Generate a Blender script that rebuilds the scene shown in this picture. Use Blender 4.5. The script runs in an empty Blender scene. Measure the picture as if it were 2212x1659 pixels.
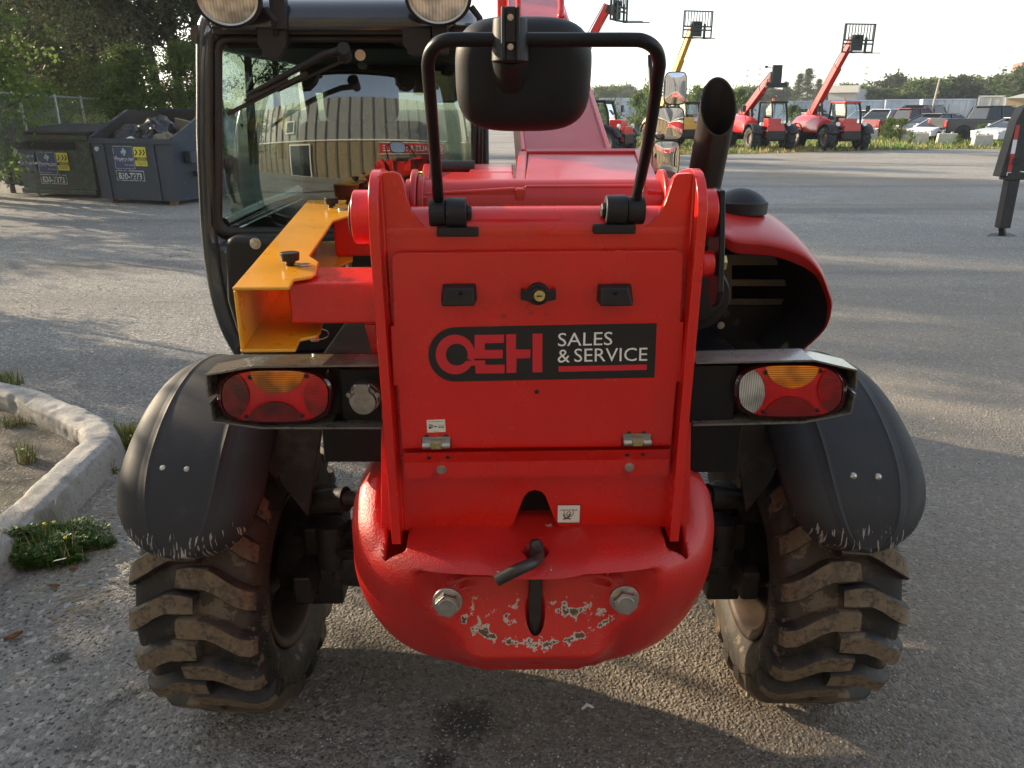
import bpy, bmesh, math, random
from mathutils import Vector as V, Matrix, noise
random.seed(7)
C = bpy.context.scene.collection
R = math.radians
PI = math.pi
# ---------------- camera model (the photo measured on a 2212 x 1659 grid)
CAM = V((-.078, -1.5, 1.75)); YAW = R(1.05); PIT = R(19.7); FPX = 1661.
FW = V((math.sin(YAW)*math.cos(PIT), math.cos(YAW)*math.cos(PIT), -math.sin(PIT)))
RT = V((math.cos(YAW), -math.sin(YAW), 0)); UP = RT.cross(FW)
def ray(u, v): return FW*FPX + RT*(u-1106) + UP*(829.5-v)
def Y(u, v, y):
    d = ray(u, v); return CAM + d*((y-CAM.y)/d.y)
def Z(u, v, z=0.):
    d = ray(u, v); return CAM + d*((z-CAM.z)/d.z)
def XX(u, v, x):
    d = ray(u, v); return CAM + d*((x-CAM.x)/d.x)
# ---------------- materials
MATS = {}
def mat(name, col, rough=.5, metal=0., var=None, bump=None, coat=0., spec=.5, col2=None, trans=0., dirt=None, emis=0., mapscale=None):
    m = bpy.data.materials.new(name); m.use_nodes = True; MATS[name] = m
    nt = m.node_tree; N = nt.nodes; L = nt.links; b = N['Principled BSDF']
    b.inputs['Base Color'].default_value = (*col, 1); b.inputs['Roughness'].default_value = rough
    b.inputs['Metallic'].default_value = metal; b.inputs['Coat Weight'].default_value = coat
    b.inputs['Coat Roughness'].default_value = .08; b.inputs['Specular IOR Level'].default_value = spec
    b.inputs['Transmission Weight'].default_value = trans
    if emis:
        b.inputs['Emission Color'].default_value = (*col, 1); b.inputs['Emission Strength'].default_value = emis
    tc = N.new('ShaderNodeTexCoord'); src = tc.outputs['Object']
    if mapscale:
        mp = N.new('ShaderNodeMapping'); mp.inputs['Scale'].default_value = mapscale; L.new(src, mp.inputs['Vector']); src = mp.outputs[0]
    def noi(sc, det=4, ro=.6):
        n = N.new('ShaderNodeTexNoise'); n.inputs['Scale'].default_value = sc; n.inputs['Detail'].default_value = det
        n.inputs['Roughness'].default_value = ro; L.new(src, n.inputs['Vector']); return n.outputs['Fac']
    def ramp(s, a, b_):
        r = N.new('ShaderNodeMapRange'); r.inputs[1].default_value = a; r.inputs[2].default_value = b_; L.new(s, r.inputs[0]); return r.outputs[0]
    def mix(f, c1, c2):
        x = N.new('ShaderNodeMix'); x.data_type = 'RGBA'; L.new(f, x.inputs[0])
        for k, c in ((6, c1), (7, c2)):
            if isinstance(c, tuple): x.inputs[k].default_value = (*c, 1)
            else: L.new(c, x.inputs[k])
        return x.outputs[2]
    cur = col
    if var:
        c2 = col2 or tuple(c*(1-var[1]) for c in col)
        cur = mix(ramp(noi(var[0]), .35, .65), col, c2); L.new(cur, b.inputs['Base Color'])
        rr = N.new('ShaderNodeMapRange'); rr.inputs[3].default_value = max(rough-.07, .02); rr.inputs[4].default_value = rough+.1
        L.new(noi(var[0]*2.3, 6), rr.inputs[0]); L.new(rr.outputs[0], b.inputs['Roughness'])
    for d in (dirt or []):   # (scale, lo, hi, colour)
        cur = mix(ramp(noi(d[0], 7, .65), d[1], d[2]), cur, d[3]); L.new(cur, b.inputs['Base Color'])
    if bump:
        bp = N.new('ShaderNodeBump'); bp.inputs['Strength'].default_value = bump[1]; bp.inputs['Distance'].default_value = bump[2] if len(bump) > 2 else .002
        L.new(noi(bump[0], 3), bp.inputs['Height']); L.new(bp.outputs[0], b.inputs['Normal'])
    m['_'] = 0
    return m
red = mat('red_paint', (.70, .011, .004), .24, coat=.4, var=(3, .12), dirt=[(6, .62, .9, (.46, .03, .02))], bump=(90, .06, .001))
redd = mat('red_door_paint', (.70, .011, .004), .25, coat=.4, var=(2.5, .15), dirt=[(2.2, .55, .95, (.46, .03, .022)), (60, .73, .79, (.30, .05, .035))], bump=(70, .10, .001))
redcast = mat('red_cast_paint', (.64, .011, .005), .42, coat=.15, var=(4, .2), bump=(190, .6, .003), dirt=[(3, .55, .85, (.42, .05, .03)), (45, .70, .75, (.25, .05, .03))])
redw = mat('red_weathered_paint', (.52, .016, .012), .36, coat=.15, var=(4, .25), bump=(60, .1, .001))
yel = mat('yellow_paint', (.80, .35, .012), .28, coat=.4, var=(6, .12), bump=(80, .08, .001), dirt=[(14, .70, .80, (.60, .27, .03))])
blk = mat('black_plastic', (.013, .013, .0135), .5, spec=.4, var=(20, .2), bump=(400, .15, .0006))
fend = mat('fender_plastic', (.026, .026, .026), .60, spec=.35, var=(5, .2), bump=(260, .3, .0008), dirt=[(2.6, .46, .80, (.040, .037, .033)), (14, .62, .76, (.045, .042, .037))])
blkp = mat('black_paint', (.008, .008, .009), .38, spec=.3, var=(5, .2), dirt=[(9, .58, .8, (.035, .03, .024))])
dust = mat('dusty_black_paint_sheen', (.15, .135, .11), .26, coat=.8, var=(6, .2), dirt=[(7, .42, .62, (.15, .12, .085)), (30, .5, .7, (.06, .05, .04))])  # dusty black paint, base lightened to stand in for sky and sun sheen
cabp = mat('cab_paint', (.020, .024, .030), .2, coat=.8, var=(5, .1))
rubber = mat('rubber_seal', (.02, .018, .017), .5, var=(30, .3))
steel = mat('zinc_steel', (.55, .53, .47), .3, 1, var=(40, .25), bump=(120, .1, .0005))
brass = mat('yellow_zinc', (.75, .62, .25), .25, 1, var=(40, .2))
cast = mat('cast_aluminium', (.42, .39, .35), .45, 1, var=(60, .3), bump=(300, .3, .0005))
dsteel = mat('dark_steel', (.075, .07, .062), .45, .7, var=(30, .3), dirt=[(20, .58, .7, (.09, .05, .03))])
chrome = mat('chrome', (.8, .8, .8), .06, 1)
mirr = mat('mirror_glass', (.9, .9, .92), .01, 1)
exh = mat('exhaust_steel', (.035, .029, .024), .42, .6, var=(7, .3), bump=(200, .15, .0006), dirt=[(8, .5, .75, (.09, .055, .035))])
soot = mat('soot', (.006, .005, .004), .8, dirt=[(9, .5, .8, (.035, .018, .01))])
white = mat('white_sticker', (.78, .74, .62), .4, dirt=[(9, .55, .8, (.66, .60, .48))])
ink = mat('black_ink', (.012, .012, .012), .4)
logored = mat('logo_red', (.62, .02, .03), .38)
logowhite = mat('logo_white', (.85, .83, .75), .35)
tyre = mat('tyre_rubber', (.020, .018, .016), .6, var=(20, .3), bump=(60, .35, .002), dirt=[(4.5, .45, .53, (.062, .046, .031)), (8, .575, .60, (.16, .12, .08))])
tread = mat('muddy_lug_rubber', (.20, .145, .085), .75, var=(40, .35), bump=(160, .5, .0015), dirt=[(50, .5, .64, (.06, .045, .03)), (6, .58, .66, (.07, .052, .035))])
rimm = mat('wheel_rim_paint', (.10, .065, .045), .55, .2, var=(10, .35), bump=(60, .3, .001), dirt=[(7, .5, .6, (.04, .03, .022))])
grime = mat('greasy_axle', (.02, .017, .015), .5, var=(12, .4), bump=(40, .5, .003), dirt=[(10, .5, .66, (.06, .045, .033))])
hole = mat('dark_hole', (.004, .004, .004), .8)
lred = mat('lens_red', (.66, .003, .005), .15, coat=.4, spec=.5)
lredd = mat('lens_dark_red', (.30, .002, .004), .15, coat=.4, spec=.5)
lamb = mat('lens_amber', (.95, .27, .004), .15, coat=.3, spec=.4)
lwht = mat('lens_clear', (.62, .60, .52), .12, coat=.8, spec=.7)
mat('work_lens', (.88, .80, .60), .12, .25, coat=1., bump=(40, .6, .004), var=(9, .35))
lbez = mat('lens_bezel', (.045, .001, .002), .15, coat=.6)
for n, ax in (('lens_red', 1), ('lens_dark_red', 1), ('lens_amber', 1), ('lens_clear', 0), ('work_lens', 0)):
    m = MATS[n]; nt = m.node_tree; w = nt.nodes.new('ShaderNodeTexWave'); w.wave_type = 'BANDS'; w.bands_direction = 'Z' if ax else 'X'
    w.inputs['Scale'].default_value = 70; w.inputs['Distortion'].default_value = .3
    tc = nt.nodes['Texture Coordinate']; nt.links.new(tc.outputs['Object'], w.inputs['Vector'])
    bp = nt.nodes.new('ShaderNodeBump'); bp.inputs['Strength'].default_value = .3; bp.inputs['Distance'].default_value = .002
    nt.links.new(w.outputs['Fac'], bp.inputs['Height']); nt.links.new(bp.outputs[0], nt.nodes['Principled BSDF'].inputs['Normal'])
    if n == 'work_lens': w.inputs['Scale'].default_value = 34
    mx = nt.nodes.new('ShaderNodeMix'); mx.data_type = 'RGBA'; c = nt.nodes['Principled BSDF'].inputs['Base Color'].default_value
    dk_ = .75 if n == 'work_lens' else .45; mx.inputs[6].default_value = (c[0]*dk_, c[1]*dk_, c[2]*dk_, 1); mx.inputs[7].default_value = (c[0], c[1], c[2], 1)
    nz = nt.nodes.new('ShaderNodeTexNoise'); nz.inputs['Scale'].default_value = 16; nz.inputs['Detail'].default_value = 2; nt.links.new(tc.outputs['Object'], nz.inputs['Vector'])
    mz = nt.nodes.new('ShaderNodeMapRange'); mz.inputs[1].default_value = .38; mz.inputs[2].default_value = .62; mz.inputs[3].default_value = .35; mz.inputs[4].default_value = 1.; nt.links.new(nz.outputs['Fac'], mz.inputs[0])
    sc = nt.nodes.new('ShaderNodeVectorMath'); sc.operation = 'SCALE'; nt.links.new(w.outputs['Fac'], mx.inputs[0]); nt.links.new(mx.outputs[2], sc.inputs[0]); nt.links.new(mz.outputs[0], sc.inputs['Scale']); nt.links.new(sc.outputs[0], nt.nodes['Principled BSDF'].inputs['Base Color'])
def glassmat(name, tint, refl, rough=.0, dusty=0.):
    m = bpy.data.materials.new(name); m.use_nodes = True; nt = m.node_tree; N = nt.nodes; L = nt.links; N.clear()
    o = N.new('ShaderNodeOutputMaterial'); t = N.new('ShaderNodeBsdfTransparent'); t.inputs[0].default_value = (*tint, 1)
    g = N.new('ShaderNodeBsdfGlossy'); g.inputs['Roughness'].default_value = rough; g.inputs[0].default_value = (.9, .95, .92, 1)
    lw = N.new('ShaderNodeLayerWeight'); lw.inputs[0].default_value = .35
    mr = N.new('ShaderNodeMapRange'); mr.inputs[3].default_value = refl; mr.inputs[4].default_value = 1; L.new(lw.outputs['Fresnel'], mr.inputs[0])
    x = N.new('ShaderNodeMixShader'); L.new(mr.outputs[0], x.inputs[0]); L.new(t.outputs[0], x.inputs[1]); L.new(g.outputs[0], x.inputs[2])
    out = x.outputs[0]
    if dusty:
        d = N.new('ShaderNodeBsdfDiffuse'); d.inputs[0].default_value = (.45, .47, .40, 1)
        tc = N.new('ShaderNodeTexCoord'); n = N.new('ShaderNodeTexNoise'); n.inputs['Scale'].default_value = 3; n.inputs['Detail'].default_value = 8
        L.new(tc.outputs['Object'], n.inputs['Vector'])
        v = N.new('ShaderNodeTexVoronoi'); v.inputs['Scale'].default_value = 75; L.new(tc.outputs['Object'], v.inputs['Vector'])
        r2 = N.new('ShaderNodeMapRange'); r2.inputs[1].default_value = .16; r2.inputs[2].default_value = .08; L.new(v.outputs['Distance'], r2.inputs[0])
        r1 = N.new('ShaderNodeMapRange'); r1.inputs[1].default_value = .5; r1.inputs[2].default_value = .8; L.new(n.outputs['Fac'], r1.inputs[0])
        mm = N.new('ShaderNodeMath'); mm.operation = 'MULTIPLY'; L.new(r1.outputs[0], mm.inputs[0]); L.new(r2.outputs[0], mm.inputs[1])
        ad = N.new('ShaderNodeMath'); ad.operation = 'MULTIPLY_ADD'; L.new(r1.outputs[0], ad.inputs[0]); ad.inputs[1].default_value = dusty*.35; L.new(mm.outputs[0], ad.inputs[2])
        ml = N.new('ShaderNodeMath'); ml.operation = 'MULTIPLY'; ml.inputs[1].default_value = .8; L.new(ad.outputs[0], ml.inputs[0])
        x2 = N.new('ShaderNodeMixShader'); L.new(ml.outputs[0], x2.inputs[0]); L.new(out, x2.inputs[1]); L.new(d.outputs[0], x2.inputs[2]); out = x2.outputs[0]
    L.new(out, o.inputs[0]); MATS[name] = m; return m
glass = glassmat('cab_glass', (.30, .375, .32), .20, dusty=.3)
glass2 = glassmat('side_glass', (.70, .78, .72), .12)
cglass = mat('car_glass', (.012, .015, .018), .12, spec=.45)
# ---------------- mesh builder
class MB:
    def __init__(s): s.v = []; s.f = []; s.mi = []; s.m = 0
    def add(s, vs, fs):
        o = len(s.v); s.v += [V(p) for p in vs]; s.f += [tuple(i+o for i in f) for f in fs]; s.mi += [s.m]*len(fs); return s
    def box(s, c, d, rot=None, taper=1.):
        x, y, z = d[0]/2, d[1]/2, d[2]/2; t = taper
        vs = [V((-x, -y, -z)), V((x, -y, -z)), V((x, y, -z)), V((-x, y, -z)), V((-x*t, -y*t, z)), V((x*t, -y*t, z)), V((x*t, y*t, z)), V((-x*t, y*t, z))]
        if rot is not None: vs = [rot @ p for p in vs]
        c = V(c); return s.add([p+c for p in vs], [(3, 2, 1, 0), (4, 5, 6, 7), (0, 1, 5, 4), (1, 2, 6, 5), (2, 3, 7, 6), (3, 0, 4, 7)])
    def bar(s, a, b, w, h, up=(0, 0, 1)):
        a, b = V(a), V(b); d = (b-a); L = d.length; d.normalize(); sd = d.cross(V(up))
        if sd.length < 1e-4: sd = d.cross(V((1, 0, 0)))
        sd.normalize(); u = sd.cross(d)
        vs = []
        for p in (a, b):
            for i, j in ((-1, -1), (1, -1), (1, 1), (-1, 1)): vs.append(p + sd*(i*w/2) + u*(j*h/2))
        return s.add(vs, [(0, 1, 2, 3)[::-1], (4, 5, 6, 7), (0, 1, 5, 4), (1, 2, 6, 5), (2, 3, 7, 6), (3, 0, 4, 7)])
    def cyl(s, a, b, r0, r1=None, n=24, caps=True):
        r1 = r0 if r1 is None else r1; a, b = V(a), V(b); d = (b-a).normalized()
        x = d.orthogonal().normalized(); y = d.cross(x); vs = []; fs = []
        for p, r in ((a, r0), (b, r1)):
            for i in range(n): t = 2*PI*i/n; vs.append(p + x*(r*math.cos(t)) + y*(r*math.sin(t)))
        for i in range(n): j = (i+1) % n; fs.append((i, j, n+j, n+i))
        if caps: fs += [tuple(range(n))[::-1], tuple(range(n, 2*n))]
        return s.add(vs, fs)
    def tube(s, pts, r, n=12, caps=True):
        pts = [V(p) for p in pts]; rr = r if isinstance(r, (list, tuple)) else [r]*len(pts); vs = []; fs = []; x = None
        for i, p in enumerate(pts):
            d = (pts[min(i+1, len(pts)-1)] - pts[max(i-1, 0)]).normalized()
            x = (d.orthogonal() if x is None else (x - d*x.dot(d))).normalized(); y = d.cross(x)
            for k in range(n): t = 2*PI*k/n; vs.append(p + x*(rr[i]*math.cos(t)) + y*(rr[i]*math.sin(t)))
        for i in range(len(pts)-1):
            for k in range(n): k2 = (k+1) % n; fs.append((i*n+k, i*n+k2, (i+1)*n+k2, (i+1)*n+k))
        if caps: fs += [tuple(range(n))[::-1], tuple(range((len(pts)-1)*n, len(pts)*n))]
        return s.add(vs, fs)
    def prism(s, poly, vec):
        poly = [V(p) for p in poly]; vec = V(vec); n = len(poly)
        fs = [tuple(range(n)), tuple(range(n, 2*n))[::-1]] + [((i+1) % n, i, n+i, n+(i+1) % n) for i in range(n)]
        nrm = V((0, 0, 0))
        for i in range(n): nrm += poly[i].cross(poly[(i+1) % n])
        if nrm.dot(vec) > 0: fs = [f[::-1] for f in fs]
        return s.add(poly + [p+vec for p in poly], fs)
    def poly(s, pts): return s.add(pts, [tuple(range(len(pts)))])
    def grid(s, fn, nu, nv, closeu=False, closev=False):
        vs = [fn(i/(nu-(0 if closeu else 1)), j/(nv-(0 if closev else 1))) for i in range(nu) for j in range(nv)]; fs = []
        for i in range(nu if closeu else nu-1):
            for j in range(nv if closev else nv-1):
                i2 = (i+1) % nu; j2 = (j+1) % nv; fs.append((i*nv+j, i2*nv+j, i2*nv+j2, i*nv+j2))
        return s.add(vs, fs)
    def lathe(s, prof, c, axis='z', n=32):   # prof: (radius, height)
        c = V(c); vs = []; fs = []
        for r, h in prof:
            for k in range(n):
                t = 2*PI*k/n; a, b = r*math.cos(t), r*math.sin(t)
                vs.append(c + (V((a, b, h)) if axis == 'z' else V((h, a, b)) if axis == 'x' else V((a, h, b))))
        for i in range(len(prof)-1):
            for k in range(n): k2 = (k+1) % n; fs.append((i*n+k, i*n+k2, (i+1)*n+k2, (i+1)*n+k))
        return s.add(vs, fs)
    def ell(s, c, rad, n=16, m=10):
        c = V(c); return s.grid(lambda a, b: c + V((rad[0]*math.cos(2*PI*a)*math.sin(PI*b), rad[1]*math.sin(2*PI*a)*math.sin(PI*b), rad[2]*math.cos(PI*b))), n, m, closeu=True)
    def xf(s, M, start=0):
        for i in range(start, len(s.v)): s.v[i] = M @ s.v[i]
        return s
    def split(s, name, mats, parent=None, **k):     # every loose piece becomes an object of its own
        par = list(range(len(s.v)))
        def root(i):
            while par[i] != i: par[i] = par[par[i]]; i = par[i]
            return i
        for f in s.f:
            for i in f[1:]: par[root(i)] = root(f[0])
        comps = {}
        for f, mi in zip(s.f, s.mi): comps.setdefault(root(f[0]), []).append((f, mi))
        out = []
        for fs in comps.values():
            b = MB(); used = sorted({i for f, _ in fs for i in f}); mp = {i: j for j, i in enumerate(used)}; b.v = [s.v[i] for i in used]; b.f = [tuple(mp[i] for i in f) for f, _ in fs]; b.mi = [mi for _, mi in fs]; out.append(b.build(name, mats, parent, **k))
        return out
    def build(s, name, mats, parent=None, smooth=35, bevel=0., fix=False, seg=2):
        me = bpy.data.meshes.new(name); me.from_pydata([tuple(p) for p in s.v], [], s.f)
        for m in (mats if isinstance(mats, (list, tuple)) else [mats]): me.materials.append(m)
        me.polygons.foreach_set('material_index', s.mi)
        if fix:
            b = bmesh.new(); b.from_mesh(me); bmesh.ops.remove_doubles(b, verts=b.verts, dist=1e-5); bmesh.ops.recalc_face_normals(b, faces=b.faces); b.to_mesh(me); b.free()
        if smooth:
            me.shade_smooth(); me.set_sharp_from_angle(angle=R(smooth))
        me.update()
        o = bpy.data.objects.new(name, me); C.objects.link(o)
        if parent: o.parent = parent
        if bevel:
            md = o.modifiers.new('bevel', 'BEVEL'); md.width = bevel; md.segments = seg; md.limit_method = 'ANGLE'; md.angle_limit = R(32); md.harden_normals = True
        return o
def tag(o, label=None, cat=None, group=None, kind=None):
    if label: o['label'] = label
    if cat: o['category'] = cat
    if group: o['group'] = group
    if kind: o['kind'] = kind
    return o
def empty(name, loc=(0, 0, 0), rz=0, parent=None):
    o = bpy.data.objects.new(name, None); o.empty_display_size = .3; C.objects.link(o); o.location = loc; o.rotation_euler = (0, 0, rz)
    if parent: o.parent = parent
    return o
def struct(o): o['kind'] = 'structure'; return o
def copy_tree(o, parent=None):
    c = o.copy(); C.objects.link(c); c.parent = parent
    for ch in list(o.children): copy_tree(ch, c)
    return c
def textmesh(txt, bold=0.):
    cu = bpy.data.curves.new('t', 'FONT'); cu.body = txt; cu.size = 1; cu.offset = bold; cu.resolution_u = 3
    o = bpy.data.objects.new('t', cu); C.objects.link(o); dg = bpy.context.evaluated_depsgraph_get()
    me = bpy.data.meshes.new_from_object(o.evaluated_get(dg)); vs = [v.co.copy() for v in me.vertices]; fs = [tuple(p.vertices) for p in me.polygons]
    bpy.data.objects.remove(o); bpy.data.curves.remove(cu); bpy.data.meshes.remove(me)
    xs = [v.x for v in vs]; ys = [v.y for v in vs]; x0, x1, y0, y1 = min(xs), max(xs), min(ys), max(ys)
    return [((v.x-x0)/(x1-x0), (v.y-y0)/(y1-y0)) for v in vs], fs
def text_on(mb, txt, bl, br, tl, bold=0.):      # writing stretched over the parallelogram bl, br, tl
    vs, fs = textmesh(txt, bold); bl, br, tl = V(bl), V(br), V(tl)
    return mb.add([bl + (br-bl)*a + (tl-bl)*b for a, b in vs], fs)
def arc(cx, cy, r, a0, a1, n):
    return [(cx + r*math.cos(R(a0+(a1-a0)*i/n)), cy + r*math.sin(R(a0+(a1-a0)*i/n))) for i in range(n+1)]
def curve_pts(pts, k=6):                         # Catmull-Rom through the points
    pts = [V(p) for p in pts]; out = []
    for i in range(len(pts)-1):
        p0, p1, p2, p3 = pts[max(i-1, 0)], pts[i], pts[i+1], pts[min(i+2, len(pts)-1)]
        for j in range(k):
            t = j/k; out.append(.5*((2*p1) + (p2-p0)*t + (2*p0-5*p1+4*p2-p3)*t*t + (3*p1-p0-3*p2+p3)*t**3))
    return out + [pts[-1]]
# =====================================================================  THE TELEHANDLER
TH = tag(empty('telehandler'), 'large red compact telehandler with black cab and yellow bracket, filling the foreground, seen from behind', 'telehandler')
def pl(pts, y): return [Y(u, v, y) for u, v in pts]
def zslope(u, v, a, b, off=0.):
    d = ray(u, v); t = (a + off + b*CAM.y - CAM.z)/(d.z - b*d.y); return CAM + d*t
def bolt(parent, p, r, nrm=(0, -1, 0), m=steel, name='bolt', washer=1.45, h=.6):
    b = MB(); p = V(p); n = V(nrm).normalized()
    if washer: b.cyl(p, p + n*r*.22, r*washer, r*washer*.96, 28)
    b.cyl(p + n*r*.2, p + n*r*(.2+h), r*1.04, r*.98, 6); b.cyl(p + n*r*(.2+h), p + n*r*(.25+h), r*.72, r*.68, 20)
    return b.build(name, m, parent, bevel=r*.08)
def screw(parent, p, r, m=blk, nrm=(0, -1, 0), name='screw'):
    b = MB(); p = V(p); n = V(nrm); b.lathe([(0, -r*.1), (r*.4, -r*.1), (r*.45, -r*.5), (r*.8, -r*.45), (r, 0)], p, 'y', 14); return b.build(name, m, parent, smooth=60)
# ---- side plates
PY = -.03
for sx, (u0, u1, w0, w1) in ((-1, (801, 823, 846.5, 866)), (1, (1499, 1520.5, 1446, 1466))):
    a0, a1 = Y(u0, 560, PY).x, Y(u1, 560, PY).x; b0, b1 = Y(w0, 1173, PY).x, Y(w1, 1173, PY).x
    prof = [(PY, .852), (PY, 1.43), (PY-.002, 1.54)] + [(.055 + .085*math.cos(R(a)), 1.555 + .085*math.sin(R(a))) for a in (168, 150, 130, 110, 92, 80)] + [(.13, 1.632), (.24, 1.60), (.34, 1.54), (.42, 1.46), (.42, 1.0), (.10, .852)]
    m = MB(); vs = []
    for side in (0, 1):
        for y_, z_ in prof:
            t = min(max((z_-.85)/.6, 0), 1.0); xa = (b0, b1)[side]*(1-t) + (a0, a1)[side]*t; vs.append((xa, y_, z_))
    n = len(prof); m.add(vs, [tuple(range(n)), tuple(range(n, 2*n))[::-1]] + [((i+1) % n, i, n+i, n+(i+1) % n) for i in range(n)])
    sp = m.build('side_plate', red, TH, fix=True, bevel=.002, smooth=25)
    # slot through the plate head
    c = MB(); c.prism([(a0-.05, .02+.014*math.cos(R(t)), (1.575 if 0 <= t <= 180 else 1.505)+.014*math.sin(R(t))) for t in range(0, 360, 20)], (.15, 0, 0))
    co = c.build('slot_cut', red, None, fix=True); bpy.context.view_layer.update()
    bm_ = sp.modifiers.new('slot', 'BOOLEAN'); bm_.object = co; bm_.operation = 'DIFFERENCE'; bm_.solver = 'EXACT'
    dg = bpy.context.evaluated_depsgraph_get(); me = bpy.data.meshes.new_from_object(sp.evaluated_get(dg)); sp.modifiers.clear(); sp.data = me; bpy.data.objects.remove(co)
# ---- rear body sheet with the tow arch
b = MB()
out = [(872, 1147), (823, 1147), (824, 500), (824, 373), (850, 371), (864, 377), (872, 395), (878, 425), (886, 450), (898, 470), (914, 486), (930, 493), (1384, 490), (1404, 483), (1420, 468), (1434, 446), (1447, 410), (1455, 385), (1464, 376), (1496, 374), (1499, 500), (1490, 1140), (1437, 1139), (1212, 1138), (1202, 1132), (1192, 1108), (1178, 1072), (1170, 1063), (1156, 1059), (1142, 1063), (1133, 1072), (1120, 1104), (1108, 1134), (1100, 1140)]
b.prism(pl(out, .02), (0, .02, 0)); b.build('rear_body_panel', redd, TH, fix=True, bevel=.002)
b = MB(); zt = Y(1155, 500, .02).z
b.grid(lambda a, t: V((Y(826+(1497-826)*a, 500, .02).x, .018+.05-.05*math.cos(t*PI*.55), zt-.006 + .05*math.sin(t*PI*.55))), 3, 14); b.build('rolled_top_edge', redd, TH)
# weld fillets sheet/plates
for u0, u1 in ((824, 830), (1491, 1498)):
    b = MB(); b.tube([Y((u0+u1)/2 + (1 if u0 < 1000 else -1)*(v-500)*.064, v, .018) for v in (380, 500, 700, 900, 1140)], .006, 8); b.build('weld_seam', red, TH, smooth=60)
# ---- dark inside behind the arch, chassis
b = MB(); b.box((0.005, 1.5, .95), (.50, 2.7, .36)); b.box((0, .25, 1.22), (.56, .3, .5)); b.box((-.385, .42, 1.08), (.22, .5, .25)); b.box((.39, .42, 1.06), (.22, .5, .28)); b.box((0, 1.6, .72), (.42, 2.2, .3))
b.build('chassis', blkp, TH, bevel=.006)
b = MB(); b.box(Y(1160, 1112, .08) + V((0, .01, 0)), (.1, .01, .12)); b.build('inner_hatch', hole, TH)
text_on(t_ := MB(), 'Syntron', Y(1143, 1109, .062), Y(1163, 1108, .062), Y(1143, 1104, .062)); 
# ---- rear door
DY = .004
door = MB(); dp = [(868.3, 970), (859.2, 833), (849.8, 833.2), (843, 705.5), (850.8, 704), (845.5, 562), (848, 552), (857, 547.4), (1463, 541.8), (1473, 545), (1477, 553), (1470, 696), (1477.4, 696.2), (1470.6, 824.8), (1461, 825.5), (1450, 961.8), (1408, 963.6), (1408, 944), (1343, 947), (1343, 965), (974, 968.6), (974, 950), (912, 952), (912, 969)]
door.prism(pl(dp, DY-.006), (0, .016, 0)); door = door.build('rear_door', redd, TH, fix=True, bevel=.0016)
q = DY-.006
b = MB(); f0 = pl([(872, 979), (1447, 971.5), (1446, 990), (873, 998)], q-.006); 
top = [Y(872, 979, .012), Y(1447, 971.5, .012)]; fold = [Y(872.5, 999, q-.008), Y(1446, 991, q-.008)]; bot = [Y(875, 1033, q-.003), Y(933, 1032.3, q-.003), Y(934, 1020, q-.003), Y(948, 1020, q-.003), Y(949, 1032, q-.003), Y(1344, 1027, q-.003), Y(1345, 1015, q-.003), Y(1359, 1015, q-.003), Y(1360, 1026.8, q-.003), Y(1441, 1025.4, q-.003)]
tq = [Y(872, 979, q-.017), Y(1447, 971.5, q-.017)]; fold = [Y(872.5, 999, q-.003), Y(1446, 991, q-.003)]
b.poly([tq[0], tq[1], fold[1], fold[0]]); b.poly([fold[0]] + [fold[1]] + bot[::-1]); b.poly([top[0], top[1], tq[1], tq[0]])
o = b.build('hinge_strip', redd, TH, fix=True, smooth=0); md = o.modifiers.new('s', 'SOLIDIFY'); md.thickness = .004; md.offset = 0
for cx, cy in ((942.5, 963), (1376.5, 956.5)):
    h = MB(); s_ = 30; zc = Y(cx, cy, q-.01)
    xl, xr = Y(cx-s_, cy, q-.01).x, Y(cx+s_, cy, q-.01).x; w = xr-xl
    for k, (f0_, f1_) in enumerate(((0, .3), (.31, .69), (.7, 1))):
        h.cyl((xl+w*f0_, q-.008, zc.z), (xl+w*f1_, q-.008, zc.z), .0085, None, 20)
    h.box((zc.x, q-.003, zc.z+.012), (w, .004, .012)); hg = h.build('door_hinge', steel, TH, bevel=.0006)
    h = MB(); h.box((zc.x, q-.0175, zc.z+.003), (w*.36, .003, .014)); h.build('hinge_leaf', brass, hg, bevel=.0005)
for u, v in ((922, 943), (963.5, 942.5), (1359, 936), (1390.5, 935.5), (1159.5, 846.5)): screw(door, Y(u, v, q-.001), .0048)
for u, v in ((927, 988), (967.5, 987), (1355, 982), (1389, 981)): screw(TH, Y(u, v, q-.012), .0048)
for u, v in ((953.5, 1014.5), (1359.5, 1009)): bolt(TH, Y(u, v, q-.005), .0072, h=1.0)
# rubber buffers
for cu in (993, 1328.5):
    h = MB(); m_ = 1 if cu > 1100 else -1
    fr = [(cu-40, 663), (cu+40, 662), (cu+35, 616), (cu-35, 617)]; back = pl([(u, v - (0)) for u, v in [(cu-41, 650), (cu+39, 648), (cu+36, 611), (cu-38, 612)]], q)
    pk = [Y(cu-36 + 4*m_, 663, q-.03), Y(cu+36 + 4*m_, 662, q-.03), Y(cu+29, 622, q-.024), Y(cu-30, 623, q-.024)]
    h.add(back+pk, [(0, 1, 2, 3), (7, 6, 5, 4), (0, 4, 5, 1), (1, 5, 6, 2), (2, 6, 7, 3), (3, 7, 4, 0)]); bb = h.build('rubber_buffer', blk, door, fix=True, bevel=.004, seg=3)
    screw(bb, Y(cu+2, 633, q-.0275), .0045, hole)
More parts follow.
